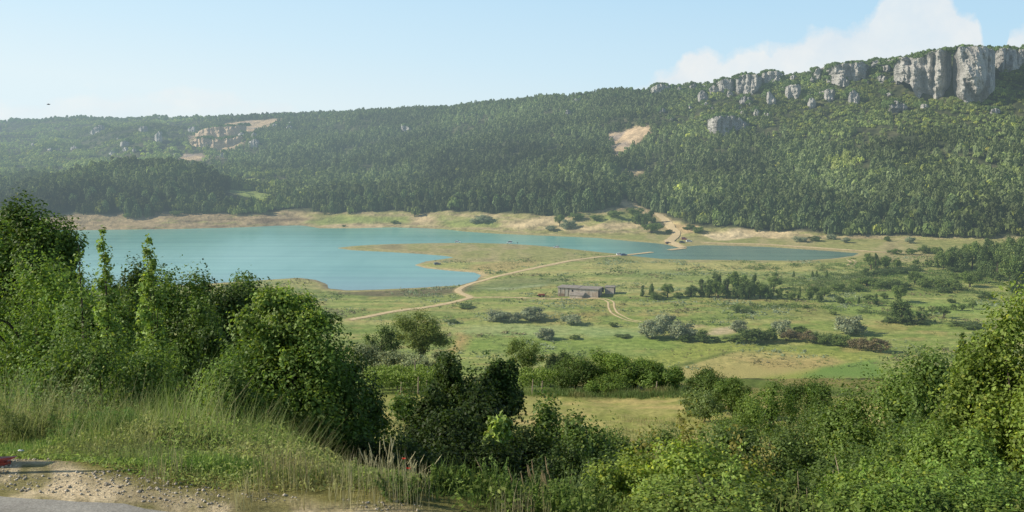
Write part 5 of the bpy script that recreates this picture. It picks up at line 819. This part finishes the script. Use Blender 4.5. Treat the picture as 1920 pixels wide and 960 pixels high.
grass('field_grass', 'dry pale grass below the mown field', 9000, (-14, 26), (52, 80), lambda x, y: .1 + .9 * np.clip(fbm(x * .4, y * .3, 8) - .3, 0, 1), .022, lambda x, y: mixcol(x, y, (.20, .25, .09), (.36, .30, .16), 106, .3), lambda x, y: sstep(.45, .6, fbm(x * .25, y * .2, 10)))

nu_ = 60000; x = r_.uniform(-.4, 7.2, nu_); y = r_.uniform(6.1, 15, nu_); k = fbm(x * 1.7, y * 1.7, 140) > .36; x, y = x[k], y[k]; z = height(x, y) + r_.random(len(x)) ** 1.3 * (.05 + .24 * fbm(x * 2., y * 2., 141))
nr = r_.normal(size=(len(x), 3)) * .5 + [0, -.1, .7]; nr /= np.linalg.norm(nr, axis=1)[:, None]; V, Fq = cards(np.stack([x, y, z], 1), nr, r_.uniform(.02, .05, len(x)), .6, r_)
tag(link('undergrowth', mesh_np('undergrowth', V, Fq, np.repeat(mixcol(x, y, (.20, .27, .065), (.26, .29, .08), 142), 4, 0), GRASS)), 'bright leafy undergrowth between the bushes in the lower right', None, None, 'stuff')
nu_ = 120000; x = r_.uniform(-7.5, .6, nu_); y = r_.uniform(6.4, 12.5, nu_); o_ = y - vedge(x); pat = fbm(x * 1.3, y * 1.3, 145); k = (o_ > .08) & (pat > .36 - .1 * (x < -2)); x, y, o_, pat = x[k], y[k], o_[k], pat[k]
hh = (.06 + .95 * sstep(.2, 2., o_) * sstep(.4, -3.8, x)) * (.2 + 1.7 * (pat - .3)); z = height(x, y) + r_.random(len(x)) ** .8 * hh; nr = r_.normal(size=(len(x), 3)) * .6 + [-.1, -.1, .6]; nr /= np.linalg.norm(nr, axis=1)[:, None]
V, Fq = cards(np.stack([x, y, z], 1), nr, r_.uniform(.015, .05, len(x)), .32, r_); tag(link('bank_weeds', mesh_np('bank_weeds', V, Fq, np.repeat(mixcol(x, y, (.27, .36, .10), (.36, .38, .15), 146), 4, 0), GRASS)), 'soft tangled green weeds over the roadside bank', None, None, 'stuff')
# single leafy weeds one can tell apart
def weed(name, label, px, pyt, Y, wpx, n, leaf, colr, seed, cat='weed', stems=5, feathery=False):
    r_ = np.random.default_rng(seed); x, y, zt = (float(q) for q in at(px, pyt, Y)); zg = gz(x, Y); R = wpx * Y / F_PX / 2; H = max(zt - zg, .15); e = empty(name, (x, Y, zg)); tag(e, label, cat, 'leafy weeds on the roadside bank')
    mb = MB(); Vs, Cs = [], []
    for s in range(stems):
        a = r_.random() * 6.283; q = R * math.sqrt(r_.random()); hh = H * r_.uniform(.6, 1.) if s else H; b0 = np.array([math.cos(a) * q * .4, math.sin(a) * q * .4, -.03]); t = np.array([math.cos(a) * q * (1 if s else .1), math.sin(a) * q * (1 if s else .1), hh]); m_ = (b0 + t) / 2 + [0, 0, .08 * hh]
        mb.tube([b0, m_, t], [.006, .005, .002], 4); k = n // stems; f = r_.uniform(.12, 1., k)[:, None]; P = np.where(f < .5, b0 + (m_ - b0) * f * 2, m_ + (t - m_) * (f * 2 - 1)); sp = (.13 if not feathery else .16) * H * (1.05 - f * .7); P = P + r_.normal(size=(k, 3)) * sp * [.7, .7, .35]
        nr = r_.normal(size=(k, 3)) * .5 + [0, 0, .7]; nr /= np.linalg.norm(nr, axis=1)[:, None]; v, _ = cards(P, nr, leaf * r_.uniform(.6, 1.25, k) * (1.1 - .5 * f[:, 0]), .12 if feathery else .5, r_); Vs.append(v); Cs.append(np.repeat(np.tile(colr, (k, 1)) * r_.normal(1, .2, (k, 1)).clip(.5, 1.6), 4, 0))
    V = np.concatenate(Vs); link('leaves', mesh_np('leaves', V, np.arange(len(V)).reshape(-1, 4), np.concatenate(Cs), GRASS), e); mb.build('stem', STEM, e); return e
STEM = plain('green stem', (.12, .17, .05), .8, .1, .2, 20., False)
FEN = (.18, .30, .08); WG = (.20, .30, .075); PW = (.28, .36, .15)
for k, a in enumerate([
 ('nettle', 'leafy nettle clump at the left border above the grass', 20, 690, 10.4, 150, 2600, .05, FEN), ('nettle', 'pale topped nettle clump right of the first one', 95, 702, 10.2, 130, 2400, .05, PW), ('nettle', 'nettle clump below the small-leaved hazel', 165, 722, 10., 120, 2000, .045, WG),
 ('fennel', 'feathery green fennel left in the bank', 60, 752, 9., 130, 4200, .075, (.17, .21, .07)), ('fennel', 'feathery fennel with dark gap behind it', 135, 770, 8.9, 110, 3600, .07, FEN), ('fennel', 'broad feathery fennel in the bank centre', 235, 770, 9., 130, 4200, .075, FEN), ('fennel', 'soft feathery fennel beside the glossy shrub', 300, 790, 8.8, 110, 3600, .07, (.12, .21, .06)), ('fennel', 'low feathery fennel on the right of the bank', 400, 812, 8.5, 120, 3600, .07, (.15, .21, .07)), ('fennel', 'grey feathery fennel near the end of the bank', 490, 836, 8.4, 110, 3200, .07, (.17, .22, .09)), ('fennel', 'fennel under the glossy shrub in its shade', 560, 850, 8.3, 100, 2600, .06, (.14, .19, .07)), ('fennel', 'olive coloured fennel before the dark shade', 610, 862, 8.2, 80, 2200, .06, (.16, .18, .07)),
 ('thistle', 'upright thistle with pale stem at the bank foot', 230, 822, 8.1, 46, 420, .05, WG), ('thistle', 'upright weed pair at the bank foot', 280, 836, 7.9, 50, 520, .05, WG), ('thistle', 'taller upright weed at the bank foot, rightmost', 318, 832, 7.8, 50, 520, .05, (.15, .21, .06)), ('dock', 'large-leaved dock beside the dry stems', 655, 862, 8.2, 60, 260, .085, (.20, .28, .10)),
 ('leafy_weed', 'leafy weed tall in the bottom middle', 925, 858, 6.9, 60, 420, .042, (.16, .24, .06)), ('leafy_weed', 'bushy weed in the bottom middle left', 815, 880, 6.6, 120, 1500, .04, (.16, .23, .055)), ('leafy_weed', 'bushy weed with broad leaves in the bottom middle', 870, 876, 6.7, 110, 1400, .045, (.17, .25, .06)), ('leafy_weed', 'pale weed at the bottom edge left of the others', 750, 910, 6.3, 110, 1300, .036, (.15, .22, .06)), ('leafy_weed', 'weed at the bottom edge centre', 960, 895, 6.5, 120, 1500, .04, (.17, .25, .055)), ('leafy_weed', 'bright weed at the bottom edge right of centre', 1040, 905, 6.4, 130, 1500, .04, (.18, .26, .06)), ('leafy_weed', 'broad weed beneath the yellow-green bush', 1110, 895, 7., 120, 1300, .045, (.16, .235, .06)), ('leafy_weed', 'large round leaved weed in front of the shade', 1075, 872, 7.6, 60, 200, .07, (.22, .29, .12)),
 ('fennel', 'bright feathery plant in the lower right', 1585, 908, 7.6, 90, 3200, .07, (.14, .25, .06)), ('leafy_weed', 'leafy weed at the bottom right of the yellow-green bush', 1470, 918, 6.9, 120, 1400, .042, (.15, .22, .055)), ('leafy_weed', 'leafy weed in the bottom right under the corner bushes', 1720, 918, 6.6, 140, 1600, .042, (.14, .215, .055))]): weed(*a, 3000 + k, 'weed', 14, a[0] == 'fennel')
# dry seed stalks
def stalks(label, px, pyt, Y, wpx, n, seed, colr=(.44, .41, .24)):
    r_ = np.random.default_rng(seed); x, y, zt = (float(q) for q in at(px, pyt, Y)); zg = gz(x, Y); R = wpx * Y / F_PX / 2; H = zt - zg; mb = MB()
    for k in range(n):
        q = r_.normal(size=2) * R * .5; h = H * r_.uniform(.6, 1.); l_ = r_.normal(size=2) * .12 * H; mb.tube([(q[0] * .6, q[1] * .6, -.02), (q[0], q[1], h * .5), (q[0] + l_[0], q[1] + l_[1], h * .85)], [.002, .0018, .0015], 4); mb.tube([(q[0] + l_[0], q[1] + l_[1], h * .8), (q[0] + l_[0] * 1.15, q[1] + l_[1] * 1.15, h * .9), (q[0] + l_[0] * 1.3, q[1] + l_[1] * 1.3, h)], [.003, .0055, .002], 5)
    o = mb.build('dry_stalks', plain('straw', colr, .9, .1, .3, 30., False)); o.location = (x, Y, zg); return tag(o, label, 'dry grass')
stalks('tallest tuft of straw coloured stalks left of the dark columns', 728, 818, 8.6, 80, 30, 4001); stalks('tuft of straw stalks at the edge of the glossy shrub shade', 680, 862, 8.3, 70, 34, 4002); stalks('short brown stalks in front of the central shade', 1000, 866, 8., 170, 30, 4003, (.36, .28, .16)); stalks('pinkish dry stalks between the thorn bush and the corner', 1560, 868, 9.4, 150, 30, 4004, (.46, .38, .25)); stalks('thin reddish stalks before the glossy shrub', 335, 764, 9.6, 50, 26, 4005, (.42, .33, .18)); stalks('thin straw stalks right of the tallest tuft', 775, 858, 8.3, 60, 26, 4006)
# poppies
def poppy(px, py, Y, label):
    x, y, z = (float(q) for q in at(px, py, Y)); zg = gz(x, Y); e = empty('poppy', (x, Y, zg)); tag(e, label, 'flower'); MB().tube([(0, 0, 0), (.01, 0, (z - zg) * .6), (0, 0, z - zg)], .003, 4).build('stem', STEM, e); r_ = np.random.default_rng(int(px)); fl = MB()
    for k in range(5):
        a = k * 1.257; c_, s_ = math.cos(a), math.sin(a); h = z - zg; i = len(fl.V); w_ = .013; fl.V += [(0, 0, h), (c_ * .013 - s_ * w_, s_ * .013 + c_ * w_, h + .008), (c_ * .023, s_ * .023, h + .014), (c_ * .013 + s_ * w_, s_ * .013 - c_ * w_, h + .012)]; fl.F.append((i, i + 1, i + 2, i + 3))
    fl.build('petals', plain('poppy red', (.62, .045, .02), .6, .2, .2, 30., False), e)
poppy(757, 862, 8.3, 'single red poppy beside the straw stalks'); poppy(766, 880, 8.2, 'low red poppy under the single one')
# ---------------------------------------------------------------- road, gravel, litter, cart
m, N, L = new_mat('old asphalt'); n_ = tex(N, L, 'noise', 60, 6, rough=.75); n2_ = tex(N, L, 'noise', 2.2, 5); cc = ramp(N, L, n_, [(.3, (.22, .215, .2)), (.7, (.48, .465, .43))]); cc = mixc(N, L, cc, ramp(N, L, n2_, [(.35, (.72, .7, .66)), (.6, (1.05, 1.03, .98))]), 1., 'MULTIPLY'); ASPH = finish(m, N, L, principled(N, L, cc, .9, .2, bump(N, L, n_, .6, .01)), False)
n = 60; xs = np.linspace(-9, 1.2, n); ye = np.interp(xs, [-9, -3.6, -2.5, -1.8, -.6, 1.2], [7.4, 6.6, 6.32, 6.2, 6.08, 5.95]) + (fbm(xs * 2.5, xs * 0, 120) - .5) * .22; V = []
for f in np.linspace(0, 1, 14):
    y = 2. + (ye - 2.) * f; V.append(np.stack([xs, y, height(xs, y) + .012 - .03 * (f > .99)], 1))
V = np.concatenate(V); i = np.arange(14 * n).reshape(14, n); tag(link('road', mesh_np('road', V, np.stack([i[:-1, :-1], i[:-1, 1:], i[1:, 1:], i[1:, :-1]], -1).reshape(-1, 4), None, ASPH, True)), 'worn grey asphalt edge of the road', None, None, 'structure')
r_ = np.random.default_rng(970); ns = 16000; x = r_.uniform(-6, -.6, ns); y = r_.uniform(5.95, 7.8, ns); k = (y > np.interp(x, xs, ye) - .12) & (y < vedge(x) + .15) & (fbm(x * 2, y * 3, 130) > .47); x, y = x[k], y[k]; ns = len(x); s = (r_.random(ns) ** 5 * .014 + .003); z = height(x, y)
d = np.array([(1, 0, 0), (0, 1, 0), (-1, 0, 0), (0, -1, 0), (0, 0, .8), (0, 0, -.6)], float); V = np.stack([x, y, z + s * .3], 1)[:, None, :] + d[None] * s[:, None, None] * r_.uniform(.6, 1.3, (ns, 6, 1)); f8 = np.array([(0, 1, 4), (1, 2, 4), (2, 3, 4), (3, 0, 4), (1, 0, 5), (2, 1, 5), (3, 2, 5), (0, 3, 5)])
Fq = (np.arange(ns)[:, None, None] * 6 + f8[None]).reshape(-1, 3); m, N, L = new_mat('gravel stones'); c = attr(N); GRAV = finish(m, N, L, principled(N, L, c, .9, .2), False); cc = np.tile([[.44, .39, .31]], (ns, 1)) * r_.normal(1, .25, (ns, 1)).clip(.4, 1.6)
tag(link('gravel', mesh_np('gravel', V.reshape(-1, 3), Fq, np.repeat(cc, 6, 0), GRAV)), 'pale crushed stones along the road edge', None, None, 'stuff')
# crumpled can in the grass
x, y, z = (float(q) for q in at(25, 838, 7.6)); zg = gz(x, 7.6); e = empty('litter', (x + .06, 7.6, zg + .05)); e.scale = (.24,) * 3; tag(e, 'crumpled whitish plastic bottle lying in the grass at the left', 'litter'); PL = plain('dull plastic', (.62, .68, .74), .35, .5, .15, 20., False)
MB().tube([(-.09, 0, .04), (-.05, .005, .05), (0, -.004, .043), (.05, .003, .05), (.075, 0, .04)], [.028, .036, .027, .034, .014], 9).build('bottle', PL, e, True); MB().tube([(.076, 0, .04), (.1, 0, .041)], .016, 8).build('cap', plain('blue cap', (.1, .2, .5), .5, .3, .1, 9., False), e)
# red farm implement reaching into the picture at the left
x, y, z = (float(q) for q in at(0, 878, 6.9)); zg = gz(x, 6.9); e = empty('farm_implement', (x - .75, 6.95, zg)); tag(e, 'red steel farm implement on a dark tyre, cut by the left border', 'implement'); RD = plain('red implement paint', (.40, .055, .035), .5, .4, .3, 8., False)
hz_ = z - zg
MB().hexa([(-.9, -.05, hz_ - .045), (.79, -.03, hz_ - .02), (.79, .03, hz_ - .02), (-.9, .05, hz_ - .045), (-.9, -.05, hz_ + .02), (.79, -.03, hz_ + .035), (.79, .03, hz_ + .035), (-.9, .05, hz_ + .02)]).build('beam', RD, e)
MB().hexa([(.68, -.03, hz_ + .045), (.82, -.02, hz_ + .055), (.82, .02, hz_ + .055), (.68, .03, hz_ + .045), (.68, -.03, hz_ + .06), (.86, -.012, hz_ + .075), (.86, .012, hz_ + .075), (.68, .03, hz_ + .06)]).build('hook', RD, e)
MB().box(.69, .77, -.025, .025, hz_ + .037, hz_ + .044).build('bracket', RD, e)
t = MB().tube([(.42, -.1, .19), (.42, .1, .19)], .19, 18).build('wheel', TYRE, e); MB().tube([(.42, -.11, .19), (.42, .112, .19)], .1, 12).build('rim', RD, t); MB().tube([(.42, 0, .2), (.38, 0, hz_)], .03, 6).build('strut', RD, e)
MB().tube([(-.2, -.3, 0.02), (-.25, -.28, .9), (.1, -.26, 1.35)], [.025, .025, .02], 6).build('handle', RD, e)
# bird far over the left ridge
x, y, z = (float(q) for q in at(91, 196, 160.)); e = empty('bird', (x, y, z), .4); tag(e, 'tiny dark bird flying above the left ridge', 'bird'); BIRD = plain('dark feathers', (.03, .03, .035), .8, .1)
MB().tube([(-.28, 0, 0), (-.12, 0, .02), (.1, 0, .03), (.22, 0, .05), (.3, 0, .04)], [.02, .07, .075, .045, .01], 7).build('body', BIRD, e, True)
for s in (-1, 1): MB().hexa([(.12, .04 * s, .03), (-.08, .04 * s, .03), (-.1, .42 * s, .14), (.02, .42 * s, .14), (.12, .04 * s, .045), (-.08, .04 * s, .045), (-.1, .42 * s, .15), (.02, .42 * s, .15)]).build('wing', BIRD, e)
# ================================================================ light, sky and camera
sc = bpy.context.scene
SUN_AZ, SUN_EL = math.radians(SUN_AZ_D), math.radians(SUN_EL_D)     # azimuth clockwise from the view direction (+Y)
sd_ = (math.sin(SUN_AZ) * math.cos(SUN_EL), math.cos(SUN_AZ) * math.cos(SUN_EL), math.sin(SUN_EL))
lt = bpy.data.lights.new('sun', 'SUN'); lt.energy = SUN_E; lt.angle = math.radians(.55); lt.color = (1., .91, .76); so = bpy.data.objects.new('sun', lt); C.objects.link(so)
from mathutils import Vector
so.rotation_euler = Vector(sd_).to_track_quat('Z', 'Y').to_euler(); so.location = (0, 0, 300)
w = bpy.data.worlds.new('World'); sc.world = w; w.use_nodes = True; N, L = w.node_tree.nodes, w.node_tree.links; N.clear()
sky = N.new('ShaderNodeTexSky'); sky.sky_type = 'NISHITA'; sky.sun_disc = False; sky.sun_elevation = SUN_EL; sky.sun_rotation = SUN_AZ; sky.air_density = 1.; sky.dust_density = SKY_DUST; sky.ozone_density = 1.; sky.altitude = 300
tc = N.new('ShaderNodeTexCoord'); s = N.new('ShaderNodeSeparateXYZ'); L.new(tc.outputs['Generated'], s.inputs[0])
yy = mth(N, L, 'MAXIMUM', s.outputs[1], .05); u = mth(N, L, 'DIVIDE', s.outputs[0], yy); v = mth(N, L, 'DIVIDE', s.outputs[2], yy)
cv = N.new('ShaderNodeCombineXYZ'); L.new(u, cv.inputs[0]); L.new(v, cv.inputs[1])
def nz(scale, det, sx=1., sy=1., off=0., rough=.55):
    mp = N.new('ShaderNodeMapping'); mp.inputs['Scale'].default_value = (sx, sy, 1); mp.inputs['Location'].default_value = (off, off * .7, off); L.new(cv.outputs[0], mp.inputs[0])
    t = N.new('ShaderNodeTexNoise'); t.inputs['Scale'].default_value = scale; t.inputs['Detail'].default_value = det; t.inputs['Roughness'].default_value = rough; L.new(mp.outputs[0], t.inputs['Vector']); return t.outputs[0]
# u -> height of the cumulus tops, taken as a line over the ridge
U0, U1 = -.6, .62
un = mth(N, L, 'DIVIDE', mth(N, L, 'SUBTRACT', u, U0), U1 - U0, clamp=True)
def skyline(pts):                  # picture points -> one grey ramp over u (values are heights * 6)
    st = []
    for px, py in pts:
        dx, dy, dz = ray(px, py); st.append(((dx / dy - U0) / (U1 - U0), (max(dz / dy, 0) * 6,) * 3))
    return mth(N, L, 'MULTIPLY', ramp(N, L, un, st), 1 / 6)
big = skyline([(1120, 236), (1200, 150), (1262, 122), (1290, 92), (1325, 80), (1350, 100), (1440, 84), (1500, 62), (1560, 32), (1590, 40), (1635, 30), (1660, -12), (1760, -30), (1800, 2), (1835, 30), (1850, 100), (1880, 120), (1890, 48), (1925, 36), (2000, 30)])
n1 = nz(14., 8); n2 = nz(45., 6, off=3.)
lift = mth(N, L, 'MULTIPLY', mth(N, L, 'SUBTRACT', n1, .5), .055); lift2 = mth(N, L, 'MULTIPLY', mth(N, L, 'SUBTRACT', n2, .5), .026)
top = mth(N, L, 'ADD', mth(N, L, 'ADD', big, lift), lift2)
d = mth(N, L, 'SUBTRACT', top, v)
edge = mth(N, L, 'MULTIPLY', d, 1 / .011, clamp=True)
body = mth(N, L, 'ADD', .45, mth(N, L, 'MULTIPLY', nz(9., 5, off=7.), .85), clamp=True)
rim = mth(N, L, 'SUBTRACT', 1., mth(N, L, 'MULTIPLY', d, 1 / .035, clamp=True))
den = mth(N, L, 'MULTIPLY', edge, mth(N, L, 'MAXIMUM', body, mth(N, L, 'MULTIPLY', rim, .95)), clamp=True)
# low faint bank of cloud above the left ridge
lowb = skyline([(-200, 178), (60, 190), (150, 168), (330, 160), (480, 178), (560, 192), (640, 215), (700, 236)])
dl = mth(N, L, 'MULTIPLY', mth(N, L, 'SUBTRACT', mth(N, L, 'ADD', lowb, mth(N, L, 'MULTIPLY', mth(N, L, 'SUBTRACT', nz(20., 6, 1, 2.4, 11.), .5), .05)), v), 1 / .012, clamp=True)
den2 = mth(N, L, 'MULTIPLY', dl, mth(N, L, 'MULTIPLY', nz(30., 6, 1, 2., 5.), .75, clamp=True))
front = mth(N, L, 'GREATER_THAN', s.outputs[1], .1); den = mth(N, L, 'MULTIPLY', den, front); den2 = mth(N, L, 'MULTIPLY', den2, front)
bg = N.new('ShaderNodeBackground'); L.new(sky.outputs[0], bg.inputs[0]); bg.inputs[1].default_value = SKY_S
# summer haze whitening the sky low down
hz = N.new('ShaderNodeBackground'); hz.inputs[1].default_value = 1.
L.new(ramp(N, L, mth(N, L, 'MULTIPLY', mth(N, L, 'ADD', s.outputs[2], mth(N, L, 'MULTIPLY', s.outputs[0], .12)), 4., clamp=True), [(0, (.78, .92, .98)), (.25, (.66, .87, 1.)), (.6, (.53, .79, .99)), (1, (.46, .73, .97))]), hz.inputs[0])
el = mth(N, L, 'MULTIPLY', mth(N, L, 'SUBTRACT', s.outputs[2], .18), 1 / .5, clamp=True); hf = mth(N, L, 'MULTIPLY', mth(N, L, 'SUBTRACT', 1., el), SKY_HZ)
lf = mth(N, L, 'MULTIPLY', hf, mth(N, L, 'ADD', 1., mth(N, L, 'MULTIPLY', s.outputs[0], -.15)), clamp=True)
ms = N.new('ShaderNodeMixShader'); L.new(lf, ms.inputs[0]); L.new(bg.outputs[0], ms.inputs[1]); L.new(hz.outputs[0], ms.inputs[2])
cl = N.new('ShaderNodeBackground'); L.new(ramp(N, L, n1, [(.3, (.80, .87, .93)), (.62, (1., .985, .95))]), cl.inputs[0]); cl.inputs[1].default_value = .93
m2 = N.new('ShaderNodeMixShader'); L.new(mth(N, L, 'MULTIPLY', mth(N, L, 'MAXIMUM', den, den2), .84), m2.inputs[0]); L.new(ms.outputs[0], m2.inputs[1]); L.new(cl.outputs[0], m2.inputs[2])
wo = N.new('ShaderNodeOutputWorld'); L.new(m2.outputs[0], wo.inputs[0])
cam = bpy.data.cameras.new('camera'); co = bpy.data.objects.new('camera', cam); C.objects.link(co); co.location = (0, 0, CAMZ); co.rotation_euler = (math.pi / 2 - PIT, 0, 0)
cam.sensor_fit = 'HORIZONTAL'; cam.sensor_width = 36; cam.lens = 36 * F_PX / 1920; cam.clip_start = .05; cam.clip_end = 20000; sc.camera = co
sc.view_settings.view_transform = 'Standard'; sc.view_settings.look = 'None'; sc.view_settings.exposure = 0
sc.cycles.max_bounces = 5; sc.cycles.diffuse_bounces = 3; sc.cycles.transmission_bounces = 3; sc.cycles.transparent_max_bounces = 4
